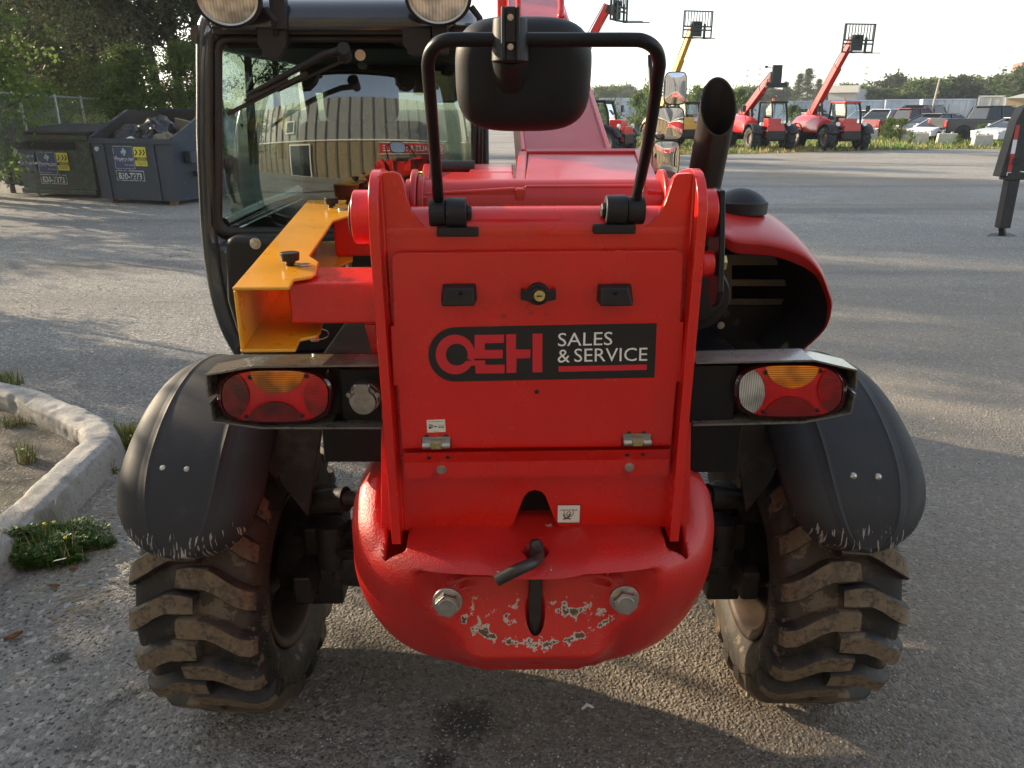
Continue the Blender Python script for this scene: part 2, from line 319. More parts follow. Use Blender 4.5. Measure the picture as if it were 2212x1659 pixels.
# lock
h = MB(); c_ = Y(1162, 634, q); h.cyl(c_, c_ + V((0, -.012, 0)), .0235, .021, 32); h.cyl(c_ + V((0, -.012, 0)), c_ + V((0, -.02, 0)), .017, .015, 24)
for s_ in (-1, 1):
    h.prism([c_ + V((s_*x, -.006, z)) for x, z in ((.012, .010), (.022, .009), (.034, .013), (.035, -.008), (.022, -.011), (.012, -.010))], (0, -.014, 0))
lk = h.build('door_lock', blk, door, fix=True, bevel=.0015)
h = MB(); h.cyl(c_ + V((.002, -.019, 0)), c_ + V((.002, -.0235, 0)), .0112, .0108, 28); h.build('key_cylinder', brass, lk, bevel=.0006)
h = MB(); h.box(c_ + V((.002, -.0237, 0)), (.011, .001, .003)); h.build('keyhole', ink, lk)
# paint scuffs
h = MB()
for x, y_, l in ((764, 400, 6), (778, 398, 8), (790, 392, 9), (803, 388, 8), (912, 378, 9), (1005, 372, 5), (1022, 378, 8), (1035, 366, 8), (1150, 382, 5), (1163, 378, 6)):
    p = (898.6+.24216*x, 587.5+.24216*y_); a = Y(p[0]-l*.1, p[1]+l*.22, q-.0006); b_ = Y(p[0]+l*.14, p[1]-l*.22, q-.0006); h.bar(a, b_, .0014, .0006, (0, 1, 0))
h.split('scuff_mark', dsteel, door)
# ---- logo (measured from the photo: points of an enlarged crop)
def z8(x, y_): return (898.6+.24216*x, 587.5+.24216*y_)
def L8(pts, y): return [Y(*z8(*p), y) for p in pts]
def arcz(cx, cy, rx, ry, a0, a1, n=40): return [(cx+rx*math.cos(R(a0+(a1-a0)*i/n)), cy-ry*math.sin(R(a0+(a1-a0)*i/n))) for i in range(n+1)]
h = MB(); lg = [(2148, 457), (2128, 942)] + arcz(352, 736, 240, 243, 270, 90) ; 
lg = [(2148, 457), (2128, 942), (360, 978)] + arcz(352, 736, 242, 242, 268, 92) + [(350, 492)]
h.prism(L8(lg, q-.0012), (0, .001, 0)); dec = h.build('shop_decal', ink, door, smooth=0)
h = MB(); yy = q-.0022; ro = arcz(350, 736, 174, 177, 0, 360, 72); ri = arcz(364, 737, 98, 98, 0, 360, 72)
def kp(i):     # the letter O is cut open at its right by the E bars
    x, y_ = ro[i]; return True
for i in range(72):
    x, y_ = ri[i]; x2, y2 = ri[i+1]
    if x > 420 and 770 < (y_+y2)/2 < 792: continue
    h.add(L8([ri[i], ro[i], ro[i+1], ri[i+1]], yy), [(0, 1, 2, 3)])
for pg in ([(523, 562), (787, 558), (784, 632), (612, 636), (614, 697), (775, 694), (772, 770), (462, 773), (462, 700), (523, 690)], [(455, 792), (616, 788), (618, 829), (792, 827), (789, 903), (532, 906), (529, 835), (440, 835)],
           [(804, 556), (893, 555), (891, 692), (1022, 690), (1019, 768), (896, 772), (894, 899), (808, 900)], [(1040, 551), (1128, 550), (1126, 894), (1040, 895)], [(1271, 842), (2060, 825), (2058, 873), (1271, 891)]):
    h.prism(L8(pg, yy-.0001), (0, .0004, 0))
h.build('logo_letters', logored, dec, smooth=0)
h = MB(); text_on(h, 'SALES', Y(*z8(1266, 664), yy), Y(*z8(1750, 652), yy), Y(*z8(1268, 545), yy)); text_on(h, '&', Y(*z8(1264, 810), yy), Y(*z8(1372, 806), yy), Y(*z8(1264, 694), yy)); text_on(h, 'SERVICE', Y(*z8(1412, 803), yy), Y(*z8(2062, 793), yy), Y(*z8(1412, 684), yy))
h.build('logo_words', logowhite, dec, smooth=0)
# fuel decal, tie-down decal
def z6(x, y_): return (1060+x/5.267)*.864, (1040+y_/5.267)*.864
def decal(corners, y, par, nm='sticker', border=None):
    h = MB(); h.prism([Y(*z6(*p), y) for p in corners], (0, .0008, 0)); return h.build(nm, border or white, par, smooth=0)
d1 = decal([(35, 55), (275, 47), (285, 210), (42, 218)], q-.0010, door, 'fuel_sticker')
h = MB(); y1 = q-.0014; g = lambda x, y_: Y(*z6(x, y_), y1)
text_on(h, 'ULTRA LOW SULFUR FUEL ONLY', g(52, 83), g(262, 77), g(52, 72), .02); text_on(h, '52588660', g(120, 206), g(195, 203), g(120, 196))
h.poly([g(65, 112), g(65, 168), g(72, 168), g(72, 120), g(92, 120), g(92, 112)][::-1]); h.poly([g(92, 112), g(92, 166), g(100, 166), g(100, 112)]); h.poly([g(65, 140), g(98, 140), g(98, 168), g(65, 168)]); h.poly([g(104, 112), g(122, 130), g(120, 160), g(112, 160), g(112, 132), g(104, 124)])
h.poly([g(136, 132), g(176, 134), g(176, 141), g(136, 150)]); 
for x0, x1 in ((190, 224), (230, 264)):
    for k in range(3): h.poly([g(x0, 120+k*14), g(x1, 118+k*14), g(x1, 123+k*14), g(x0, 125+k*14)])
    h.poly([g(x0, 152), g(x1, 152), g(x1, 158), g(x0, 158)])
h.build('sticker_print', ink, d1, smooth=0)
ys = .0185; d2 = decal([(1757, 1171), (2065, 1168), (2055, 1414), (1749, 1409)], ys, TH, 'tie_down_sticker', ink)
h = MB(); h.prism([Y(*z6(*p), ys-.0006) for p in ((1764, 1179), (2055, 1177), (2047, 1405), (1758, 1402))], (0, .0004, 0)); h.build('sticker_face', white, d2, smooth=0)
h = MB(); g = lambda x, y_: Y(*z6(x, y_), ys-.0012)
def line(mb, pts, w):
    for a, c in zip(pts, pts[1:]): mb.bar(a, c, w, .0004, (0, 1, 0))
line(h, [g(1790, 1240), g(2026, 1240)], .0008)
for k in range(5): line(h, [g(1822+k*43, 1240), g(1840+k*43, 1224)], .0008)
line(h, [g(1845, 1242), g(1848, 1290)] + [g(*p) for p in arcz(1908, 1275, 60, 50, 195, 345, 8)] + [g(1968, 1242)], .0009)
line(h, [g(1930, 1290)] + [g(*p) for p in arcz(1906, 1283, 25, 22, 0, 300, 10)], .0011)
line(h, [g(1838, 1296), g(1845, 1325), g(1870, 1345), g(1932, 1357)], .0024); line(h, [g(1832, 1360), g(1880, 1348), g(1915, 1325), g(1925, 1290)], .0024); text_on(h, 'CE 270002', g(1935, 1400), g(2040, 1399), g(1935, 1391))
h.build('sticker_print', ink, d2, smooth=0)
# ---- counterweight
def cwf(p):
    x, y_, z = p; e = 5.
    s_ = 1/((abs(x)**e + abs(y_)**e + abs(z)**e)**(1/e)); x, y_, z = x*s_, y_*s_, z*s_
    Zv = .645 + z*.225; drop = max(0, (.70-Zv)/.28); w = .434*(1-.22*drop**1.9)
    X = x*w + .003; yf = -.155 + .21*max(0, (.85-Zv)/.42)**1.35; ybk = .42
    Yv = ybk + (yf-ybk)*(1-y_)/2; Yv += .10*(abs(X)/.4)**3.0*(1-y_)/2
    if z > .5: Zv += .09*min(1, max(0, (Yv+.02)/.16))*min(1, max(0, (abs(X)-.30)/.06))      # shoulders rise beside the plates
    if y_ < -.6:
        f = lambda a, lo, hi: min(1, max(0, (a-lo)/(hi-lo)))**1. * 1
        sm = lambda t: t*t*(3-2*t)
        under = sm(f(.832-Zv, 0, .018)); xr = .27 - .15*max(0, (.80-Zv)/.2)**2
        side = sm(f(xr-abs(X), 0, .05)); Yv += .052*under*side*sm(f(Zv, .58, .80))
        yc_ = .0 if Zv > .775 else (-.035 - .072*(.765-Zv)/.155 if Zv > .61 else -.107 + (yf+.107)*min(1, (.61-Zv)/.10))
        side = sm(f(.20-abs(X), 0, .085 if Zv < .76 else .05)); Yv = Yv*(1-side*under) + yc_*side*under
        Yv += .016*sm(f(.16-abs(X), 0, .03))*sm(f(.52-Zv, 0, .03))
    if z > .6:
        r_ = math.hypot(X-.0, (Yv+.055)*1.0)
        if r_ < .12: Zv -= .012*(1-(r_/.12)**4)
    return V((X, Yv, Zv))
m = MB(); Ncw = 84
for ax in range(3):
    for sg in (-1, 1):
        def fn(a, b_, ax=ax, sg=sg):
            p = [0, 0, 0]; p[ax] = sg; p[(ax+1) % 3] = math.tan((a*2-1)*PI/4.)*1; p[(ax+2) % 3] = math.tan((b_*2-1)*PI/4.); return cwf(p)
        k0 = len(m.f); m.grid(fn, Ncw, Ncw)
cw = m.build('counterweight', redcast, TH, fix=True, smooth=60)
cut = MB()
for xa, xb in ((Y(831, 1185, -.03).x, Y(880, 1185, -.03).x), (Y(1434, 1180, -.03).x, Y(1483, 1180, -.03).x)): cut.prism([(xa, -.05, .785), (xa+.006, -.056, .785), (xb-.006, -.056, .785), (xb, -.05, .785), (xb, .35, .785), (xa, .35, .785)], (0, 0, .30))
cut.cyl((0, -.066, .50), (0, -.066, .80), .0215, None, 24)
cut.cyl((0, -.062, .80), (0, -.062, .95), .026, None, 24)
co = cut.build('cut', red, None, fix=True)
mdb = cw.modifiers.new('cut', 'BOOLEAN'); mdb.object = co; mdb.operation = 'DIFFERENCE'; mdb.solver = 'EXACT'
bpy.context.view_layer.update(); dg = bpy.context.evaluated_depsgraph_get(); me = bpy.data.meshes.new_from_object(cw.evaluated_get(dg)); cw.modifiers.clear(); cw.data = me; bpy.data.objects.remove(co)
me.materials.clear(); me.materials.append(redcast)
# chipped paint on the counterweight nose (wear with a shape of its own)
nt = redcast.node_tree; N = nt.nodes; Lk = nt.links; tcn = N['Texture Coordinate']; pb = N['Principled BSDF']
def nn(t, **k):
    n_ = N.new(t)
    for a, v_ in k.items(): setattr(n_, a, v_)
    return n_
def M_(op, a, b_=None, c=None):
    n_ = nn('ShaderNodeMath', operation=op)
    for i, q_ in enumerate((a, b_, c)):
        if q_ is None: continue
        if isinstance(q_, (int, float)): n_.inputs[i].default_value = q_
        else: Lk.new(q_, n_.inputs[i])
    return n_.outputs[0]
sep = nn('ShaderNodeSeparateXYZ'); Lk.new(tcn.outputs['Object'], sep.inputs[0]); X_, Yc_, Z_ = sep.outputs
ns = nn('ShaderNodeTexNoise'); ns.inputs['Scale'].default_value = 42; ns.inputs['Detail'].default_value = 5; ns.inputs['Roughness'].default_value = .62; Lk.new(tcn.outputs['Object'], ns.inputs['Vector'])
def gauss(e, w): return M_('MAXIMUM', M_('SUBTRACT', 1., M_('DIVIDE', M_('ABSOLUTE', e), w)), 0.)
x2 = M_('MULTIPLY', X_, X_)
edge = gauss(M_('SUBTRACT', Z_, M_('MULTIPLY_ADD', x2, 1.6, .636)), .022); edge = M_('MULTIPLY', edge, M_('GREATER_THAN', .165, M_('ABSOLUTE', X_)))
fan = M_('MULTIPLY', gauss(M_('SUBTRACT', Z_, .698), .06), M_('MULTIPLY', M_('MINIMUM', M_('MULTIPLY', gauss(M_('SUBTRACT', M_('ABSOLUTE', X_), .10), .10), 1.6), 1.), .72))
lip = M_('MULTIPLY', gauss(M_('SUBTRACT', Z_, .838), .010), M_('MULTIPLY', gauss(X_, .16), .62))
hol = M_('MULTIPLY', gauss(M_('SUBTRACT', Z_, .86), .03), M_('MULTIPLY', gauss(M_('SUBTRACT', X_, .03), .03), .5))
msk = M_('MAXIMUM', M_('MAXIMUM', M_('MULTIPLY', edge, .95), fan), M_('MAXIMUM', lip, hol)); msk = M_('MULTIPLY', msk, M_('LESS_THAN', Yc_, .05))
sc_ = M_('ADD', ns.outputs['Fac'], M_('MULTIPLY', msk, .26))
def step(s_, a): 
    r = nn('ShaderNodeMapRange'); r.inputs[1].default_value = a; r.inputs[2].default_value = a+.012; Lk.new(s_, r.inputs[0]); return r.outputs[0]
lnk = pb.inputs['Base Color'].links[0].from_socket
mx1 = nn('ShaderNodeMix', data_type='RGBA'); Lk.new(step(sc_, .70), mx1.inputs[0]); Lk.new(lnk, mx1.inputs[6]); mx1.inputs[7].default_value = (.50, .46, .38, 1)
mx2 = nn('ShaderNodeMix', data_type='RGBA'); Lk.new(step(sc_, .765), mx2.inputs[0]); Lk.new(mx1.outputs[2], mx2.inputs[6]); mx2.inputs[7].default_value = (.09, .05, .02, 1); Lk.new(mx2.outputs[2], pb.inputs['Base Color'])
for u, v in ((967, 1300), (1348, 1295)): bolt(TH, Y(u, v-2, -.132) , .026, (0, -1, .12), steel, 'counterweight_bolt', 1.22, .8)
b = MB(); b.cyl((0, -.062, .60), (0, -.062, .87), .0155, None, 20); pin = b.build('tow_pin', dsteel, TH)
b = MB(); hp = [Y(1155, 1170, -.06), Y(1161, 1188, -.075), Y(1163, 1205, -.10), Y(1150, 1216, -.145), Y(1120, 1230, -.165), Y(1073, 1254, -.17)]
b.tube([V((0, -.062, .84)), V((0, -.062, .862))] + curve_pts(hp, 5), .0125, 14); b.build('pin_handle', dsteel, pin, smooth=50)
b = MB(); c_ = Y(1159, 1418, -.005); b.grid(lambda a, t: c_ + V(((.027 + .0018*math.cos(2*PI*t))*math.cos(2*PI*a), .0018*math.sin(2*PI*t) - .01, (.010+.0018*math.cos(2*PI*t))*math.sin(2*PI*a))), 28, 8, True, True); b.cyl(c_ + V((-.001, 0, .02)), c_ + V((-.001, 0, -.006)), .0145, None, 16); b.build('pin_ring', dsteel, pin)
# ---- fenders
WY, WZ = .57, .44
def make_fender(xc, sx):
    FR = .60
    def fn(i, j):
        a = R(31 + i*112); t = j*2-1; s_ = max(0, (R(56)-a)/R(25)); w = .180*(max(0, 1-s_**2.6))**(1/2.3); w *= 1-.04*max(0, i-.5)
        t_ = t; rr = FR - .060*abs(t_)**5.5 - .028*s_**2 + (.006 if abs(t_) < .5 else 0)*(1-s_) + (.003 if abs(abs(t_)-.5) < .06 else 0)
        return V((xc + sx*.010 + w*t_, WY - rr*math.cos(a), WZ+.02 + rr*math.sin(a)))
    b = MB(); b.grid(fn, 110, 61); o = b.build('fender', fend, TH, smooth=50); md = o.modifiers.new('s', 'SOLIDIFY'); md.thickness = .006; md.offset = -1 if True else 1
    return o
def oncyl(u, v, rr):
    d = ray(u, v); oy, oz = CAM.y-WY, CAM.z-(WZ+.02); a = d.y**2+d.z**2; b_ = 2*(oy*d.y+oz*d.z); c = oy*oy+oz*oz-rr*rr; t = (-b_-math.sqrt(b_*b_-4*a*c))/2/a; return CAM+d*t
FXL = oncyl(403, 1037, .6).x; FXR = oncyl(1862, 1050, .6).x
for xc, pts in ((FXL, ((353, 1012.5), (405, 1015))), (FXR, ((1842, 1028.5), (1895.5, 1030.5)))):
    fo = make_fender(xc, -1 if xc < 0 else 1)
    for u, v in pts:
        p = oncyl(u, v, .603); n_ = V((0, p.y-WY, p.z-WZ-.02)).normalized(); bb = MB(); bb.lathe([(0, -.009), (.0045, -.0088), (.008, -.006), (.0095, -.002), (.0118, -.0015), (.012, .002)], (0, 0, 0), 'y', 20)
        rot = V((0, -1, 0)).rotation_difference(n_).to_matrix().to_4x4(); bb.xf(Matrix.Translation(p) @ rot); bb.build('fender_bolt', chrome if False else steel, fo, smooth=60)
nt = fend.node_tree; N = nt.nodes; Lk = nt.links; tcn = N['Texture Coordinate']; pb = N['Principled BSDF']
sep = nn('ShaderNodeSeparateXYZ'); Lk.new(tcn.outputs['Object'], sep.inputs[0]); X_, Yc_, Z_ = sep.outputs
mp = nn('ShaderNodeMapping'); mp.inputs['Scale'].default_value = (190, 22, 22); Lk.new(tcn.outputs['Object'], mp.inputs[0]); ns = nn('ShaderNodeTexNoise'); ns.inputs['Scale'].default_value = 1; ns.inputs['Detail'].default_value = 3; Lk.new(mp.outputs[0], ns.inputs['Vector'])
mk = nn('ShaderNodeMapRange'); mk.inputs[1].default_value = .85; mk.inputs[2].default_value = .80; Lk.new(Z_, mk.inputs[0]); mk = M_('MULTIPLY', mk.outputs[0], M_('LESS_THAN', Yc_, .3))
lnk = pb.inputs['Base Color'].links[0].from_socket; mx1 = nn('ShaderNodeMix', data_type='RGBA'); Lk.new(step(M_('ADD', ns.outputs['Fac'], M_('MULTIPLY', mk, .27)), .86), mx1.inputs[0]); Lk.new(lnk, mx1.inputs[6]); mx1.inputs[7].default_value = (.34, .31, .26, 1); Lk.new(mx1.outputs[2], pb.inputs['Base Color'])
# ---- wheels
def tyre_mesh(Ro, W, rim, nl=20, lh=.042, fine=True, hairs=True):
    b = MB(); n = 96 if fine else 40; hw = W/2
    prof = [(-.62*hw, rim-.015), (-.80*hw, rim+.005), (-.97*hw, rim+.05*Ro/.43), (-1.0*hw, (rim+Ro)/2), (-.97*hw, Ro-lh-.03), (-.86*hw, Ro-lh-.006), (-.5*hw, Ro-lh+.004), (0, Ro-lh+.007)]
    prof = prof + [(-x, r) for x, r in prof[:-1]][::-1]; prof = [(p.x, p.y) for p in curve_pts([V((x, r, 0)) for x, r in prof], 3)] if fine else prof
    b.lathe([(r, x) for x, r in prof], (0, 0, 0), 'x', n)
    def P(t, s_, r): a = s_/Ro; return V((t, -r*math.cos(a), r*math.sin(a)))
    for side in (-1, 1):
        for k in range(nl):
            s0 = 2*PI*Ro*(k + (.5 if side > 0 else 0))/nl; wd = 2*PI*Ro/nl*.5
            path = [(-.02*hw, .0), (.30*hw, -.0), (.62*hw, -.030*Ro/.43), (.93*hw, -.060*Ro/.43), (1.01*hw, -.066*Ro/.43)]; path = [(-.14*hw, 0)] + path[1:]
            if fine: path = [(p.x, p.y) for p in curve_pts([V((x, y_, 0)) for x, y_ in path], 2)]
            vs = []; tops = []
            for i, (t, s_) in enumerate(path):
                f = max(0, (t/hw-.80)/.23); ro = Ro - .012*(t/hw)**2 - .038*f*f; wi = wd*(.40 if i else .34)
                for ds, rr in ((-wi-.008, Ro-lh-.012-.03*f), (-wi-.003, ro-.006), (-wi+.002, ro), (wi-.002, ro), (wi+.003, ro-.006), (wi+.008, Ro-lh-.012-.03*f)): vs.append(P(side*t, s0+s_+ds, rr))
            o = len(path); fs = []; 
            for i in range(o-1):
                for j in range(5):
                    q_ = (i*6+j, i*6+j+1, (i+1)*6+j+1, (i+1)*6+j); fs.append((q_ if side > 0 else q_[::-1], 1 if j == 2 else 0))
            # ends
            e = tuple(range((o-1)*6, o*6)); vs2 = [P(side*1.0*hw, s0+path[-1][1]+d_, Ro-lh-.075) for d_ in (-wi, wi)]; vs += vs2; nb = o*6
            fs.append(((o-1)*6+0, (o-1)*6+5, nb+1, nb), 0) if False else None
            for fc, mi in fs: 
                pass
            k0 = len(b.v); b.v += vs
            for fc, mi in fs: b.f.append(tuple(i+k0 for i in fc)); b.mi.append(mi)
            b.f.append(tuple(i+k0 for i in range(6))); b.mi.append(0); L6 = (o-1)*6
            b.f.append((L6+2+k0, L6+3+k0, nb+1+k0, nb+k0)); b.mi.append(0); b.f.append((L6+k0, L6+1+k0, L6+2+k0, nb+k0)); b.mi.append(0); b.f.append((L6+3+k0, L6+4+k0, L6+5+k0, nb+1+k0)); b.mi.append(0)
    if fine:
        for i in range(len(b.v)): p = b.v[i]; b.v[i] = p + V((noise.noise(p*9), noise.noise(p*9+V((5, 0, 0))), noise.noise(p*9+V((9, 0, 0)))))*.0045
    if hairs:
        rnd = random.Random(3)
        for k in range(170):
            a = 2*PI*k/170*1; 
            for t, r in ((-.9*hw, Ro-.045), (-1.0*hw, Ro-.085), (.9*hw, Ro-.045), (1.0*hw, Ro-.085)):
                if rnd.random() < .45: continue
                p = V((t, -r*math.cos(a), r*math.sin(a))); e = V((math.copysign(.014, t), rnd.uniform(-.003, .003), rnd.uniform(-.004, .002))); b.bar(p, p+e, .0011, .0011)
    return b
def make_wheel(par, loc, Ro, W, rim, fine=True, flip=False, cache={}):
    key = (Ro, W, fine); 
    w = MB(); s_ = 1
    w.lathe([(.0, -.02), (.05, -.02), (.055, -.045), (.11, -.05), (.12, -.01), (rim*.80, .01), (rim*.86, .03)], (0, 0, 0), 'x', 32)
    w.lathe([(.10, .03), (.09, .08), (.0, .08)], (0, 0, 0), 'x', 24)
    wh = w.build('wheel', grime, par); wh.location = loc
    if flip: wh.scale = (-1, 1, 1)
    if key not in cache:
        t = tyre_mesh(Ro, W, rim, fine=fine, hairs=fine).build('tyre', [tyre, tread], wh, smooth=40); cache[key] = t.data
    else:
        t = bpy.data.objects.new('tyre', cache[key]); C.objects.link(t); t.parent = wh
    r = MB(); r.lathe([(rim+.012, -.42*W), (rim+.004, -.43*W), (rim-.012, -.40*W), (rim-.016, -.30*W), (rim-.03, -.18*W), (rim-.03, .18*W), (rim-.016, .30*W), (rim-.012, .40*W), (rim+.004, .43*W), (rim+.012, .42*W)], (0, 0, 0), 'x', 48)
    ri_ = r.build('rim', rimm, wh, smooth=60); md = ri_.modifiers.new('s', 'SOLIDIFY'); md.thickness = .006
    return wh
WXL = Y(422, 1350, .16).x; WXR = Y(1819, 1345, .16).x
WXR += .018; make_wheel(TH, (WXL+.010, WY, .43), .43, .335, .235).rotation_euler = (0, 0, R(-4.5)); make_wheel(TH, (WXR, WY, .43), .43, .335, .235, flip=True)
for x in (-.80, .80): make_wheel(TH, (x, 2.75, .43), .43, .335, .235, flip=x > 0)
# axle, knuckles, rods
b = MB(); b.prism([(x, .49, z) for x, z in ((-.62, .53), (-.35, .56), (-.2, .60), (.2, .60), (.35, .56), (.62, .53), (.62, .40), (.3, .36), (.12, .28), (-.12, .28), (-.3, .36), (-.62, .40))], (0, .15, 0))
for s_ in (-1, 1):
    b.box((s_*.60, .57, .47), (.10, .20, .26)); b.cyl((s_*.62, .57, .44), (s_*.74, .57, .44), .12, .10, 24); b.cyl((s_*.56, .44, .50), (s_*.56, .44, .64), .045, None, 18); b.cyl((s_*.60, .57, .60), (s_*.60, .57, .68), .05, .04, 18); b.box((s_*.50, .46, .50), (.12, .10, .07))
    b.box((s_*.635, .42, .47), (.05, .14, .09))
b.build('rear_axle', grime, TH, bevel=.008)
for s_ in (-1, 1):
    b = MB(); b.cyl((s_*.20, .40, .745), (s_*.53, .40, .735), .022, None, 16); b.cyl((s_*.50, .40, .735), (s_*.60, .43, .71), .035, .03, 16); b.build('steering_cylinder', grime, TH, smooth=50)
    b = MB(); b.prism([(s_*.52, .36, 1.05), (s_*.72, .36, 1.05), (s_*.66, .36, .80), (s_*.60, .36, .70)], (0, .02, 0)); b.box((s_*.66, .46, .98), (.12, .18, .02)); b.build('fender_bracket', grime, TH, bevel=.004)
    b = MB(); b.tube(curve_pts([(s_*.25, .3, .78), (s_*.40, .28, .70), (s_*.50, .40, .62), (s_*.58, .44, .52)], 5), .011, 10); b.tube(curve_pts([(s_*.25, .34, .66), (s_*.42, .33, .60), (s_*.56, .42, .56)], 5), .010, 10); b.build('hydraulic_hose', rubber, TH, smooth=60)
b = MB(); b.box((0, 2.75, .46), (1.2, .16, .16)); b.box((0, 2.9, .75), (.56, .5, .5)); b.build('front_axle', grime, TH, bevel=.01)
# ---- light brackets, tail lights, socket
def bracket(outl, boxu, yb=.055, yf=-.02):
    b = MB(); P0 = [Y(u, v, yf) for u, v in outl]; n_ = len(outl)
    for a, c in zip(P0, P0[1:]): b.poly([a, c, c + V((0, yb-yf, 0)), a + V((0, yb-yf, 0))])
    o = b.build('light_bracket', dust, TH, fix=True, smooth=0); md = o.modifiers.new('s', 'SOLIDIFY'); md.thickness = .004; md.offset = -1
    b = MB(); b.prism([p + V((0, yb-yf+.001, 0)) for p in P0], (0, .004, 0)); b.build('bracket_back', blkp, o, fix=True)
    return o
bl_ = bracket([(815.9, 787.5), (545, 791), (443, 809.4), (447, 859), (466, 850)][:4], 0)
bl2 = bracket([(451, 869), (457, 912), (566, 927), (823, 927)], 0)
b = MB(); b.prism(pl([(815, 789), (545, 793), (446, 811), (449, 858), (470, 850), (470, 862), (453, 871), (459, 911), (566, 925), (823, 925)], .05), (0, .005, 0)); b.build('bracket_back', blkp, bl_, fix=True)
br_ = bracket([(1503.5, 782.5), (1758.5, 777), (1853, 799), (1852, 841)], 0)
br2 = bracket([(1849.5, 850), (1840, 894), (1737, 914.6), (1498, 920.6)], 0)
b = MB(); b.prism(pl([(1503.5, 784), (1758.5, 779), (1850, 801), (1850, 841), (1822, 834), (1822, 843), (1847, 851), (1838, 893), (1737, 913), (1498, 919)], .05), (0, .005, 0)); b.build('bracket_back', blkp, br_, fix=True)
b = MB(); b.box(Y(1530, 852, .0) + V((.0, .02, 0)), (.115, .04, .128)); b.build('bracket_plate', blkp, br_, bevel=.003)
b = MB(); b.box(Y(780, 858, .02) + V((0, .01, 0)), (.085, .02, .125)); b.box(Y(738, 905, .03), (.03, .05, .01)); b.build('bracket_plate', blkp, bl_, bevel=.003)
def taillight(cu, cv, hw, hh, rot, whiteside):
    y0 = -.005
    def pix(a, b_): 
        da, db = a*hw, b_*hh; return (cu + da*math.cos(rot) - db*math.sin(rot)*-1*-1, cv - db*math.cos(rot) - da*math.sin(rot))
    def disc(r, th): 
        e = 2.9; c, s_ = math.cos(th), math.sin(th); k = (abs(c)**e+abs(s_)**e)**(-1/e); return r*c*k, r*s_*k
    body = MB(); n_ = 96
    rings = [(1.0, .05), (1.0, .0), (.985, -.010), (.93, -.015), (.905, -.012)]
    vs = []
    for r, dy in rings:
        for k in range(n_): a, b_ = disc(r, 2*PI*k/n_); vs.append(Y(*pix(a, b_), y0+dy) if dy < .01 else Y(*pix(a, b_), y0) + V((0, dy, 0)))
    body.add(vs, [(i*n_+k, i*n_+(k+1) % n_, (i+1)*n_+(k+1) % n_, (i+1)*n_+k) for i in range(len(rings)-1) for k in range(n_)])
    root = body.build('tail_light', lbez, TH, smooth=50)
    regs = {k: MB() for k in 'WABRP'}; NR, NT = 70, 260
    def reg(a, b_):
        if ((a+.97)/.52)**2 + (b_/.98)**2 < 1: return 'L'
        if ((a-.99)/.50)**2 + (b_/.98)**2 < 1: return 'R'
        if ((a-.04)/.47)**2 + ((b_-.96)/.86)**2 < 1: return 'A'
        if ((a-.0)/.48)**2 + ((b_+1.02)/.82)**2 < 1: return 'B'
        return 'P'
    bulge = {'L': .004, 'R': .004, 'A': .003, 'B': .003, 'P': 0}; grid = {}
    def pt(i, k, g):
        r = .905*i/NR; a, b_ = disc(r, 2*PI*k/NT); return Y(*pix(a, b_), y0-.012-.008*(1-r*r)-bulge[g])
    out = {k: ([], []) for k in 'LRABP'}
    for i in range(NR):
        for k in range(NT):
            a, b_ = disc(.905*(i+.5)/NR, 2*PI*(k+.5)/NT); g = reg(a, b_); vv, ff = out[g]; o = len(vv)
            if i == 0: vv += [pt(0, k, g), pt(1, k, g), pt(1, k+1, g)]; ff.append((o, o+1, o+2))
            else: vv += [pt(i, k, g), pt(i+1, k, g), pt(i+1, k+1, g), pt(i, k+1, g)]; ff.append((o, o+1, o+2, o+3))
    names = {'L': ('side_lens', lwht if whiteside == 'L' else lredd), 'R': ('side_lens', lred), 'A': ('turn_signal_lens', lamb), 'B': ('brake_lens', lredd), 'P': ('reflector_lens', MATS['lens_plain'])}
    for g, (nm, mt) in names.items():
        b = MB(); b.add(*out[g]); b.build(nm, mt, root, fix=True, smooth=60)
    for a, b_ in ((-.43, .67), (.54, .71), (-.49, -.72), (.47, -.69)): screw(root, Y(*pix(a, b_), y0-.0165), .005, blk)
mat('lens_plain', (.62, .005, .006), .16, coat=.4, bump=(900, .2, .0006), var=(14, .35))
taillight(594, 856, 126, 61, R(.0), ''); taillight(1707.5, 845, 122.5, 61, R(.6), 'L')
b = MB(); c_ = Y(787.5, 858.6, .0); 
b.cyl(c_ + V((0, .03, 0)), c_, .034, .033, 32); b.cyl(c_, c_ + V((0, -.014, 0)), .031, .030, 32); b.cyl(c_ + V((0, -.014, -.004)), c_ + V((0, -.022, -.004)), .0275, .0255, 32); b.cyl(c_ + V((0, -.022, -.004)), c_ + V((0, -.0225, -.004)), .019, .0185, 32)
b.prism([c_ + V((x, -.012, z)) for x, z in ((-.014, .018), (.014, .018), (.014, .033), (.009, .038), (-.009, .038), (-.014, .033))], (0, -.016, 0)); b.cyl(c_ + V((-.016, -.018, .030)), c_ + V((.016, -.018, .030)), .007, None, 16)
for s_ in (-1, 1): b.cyl(c_ + V((s_*.0295, -.006, .012)), c_ + V((s_*.0295, -.018, .012)), .005, None, 12)
so = b.build('trailer_socket', cast, TH, fix=False, bevel=.0012)
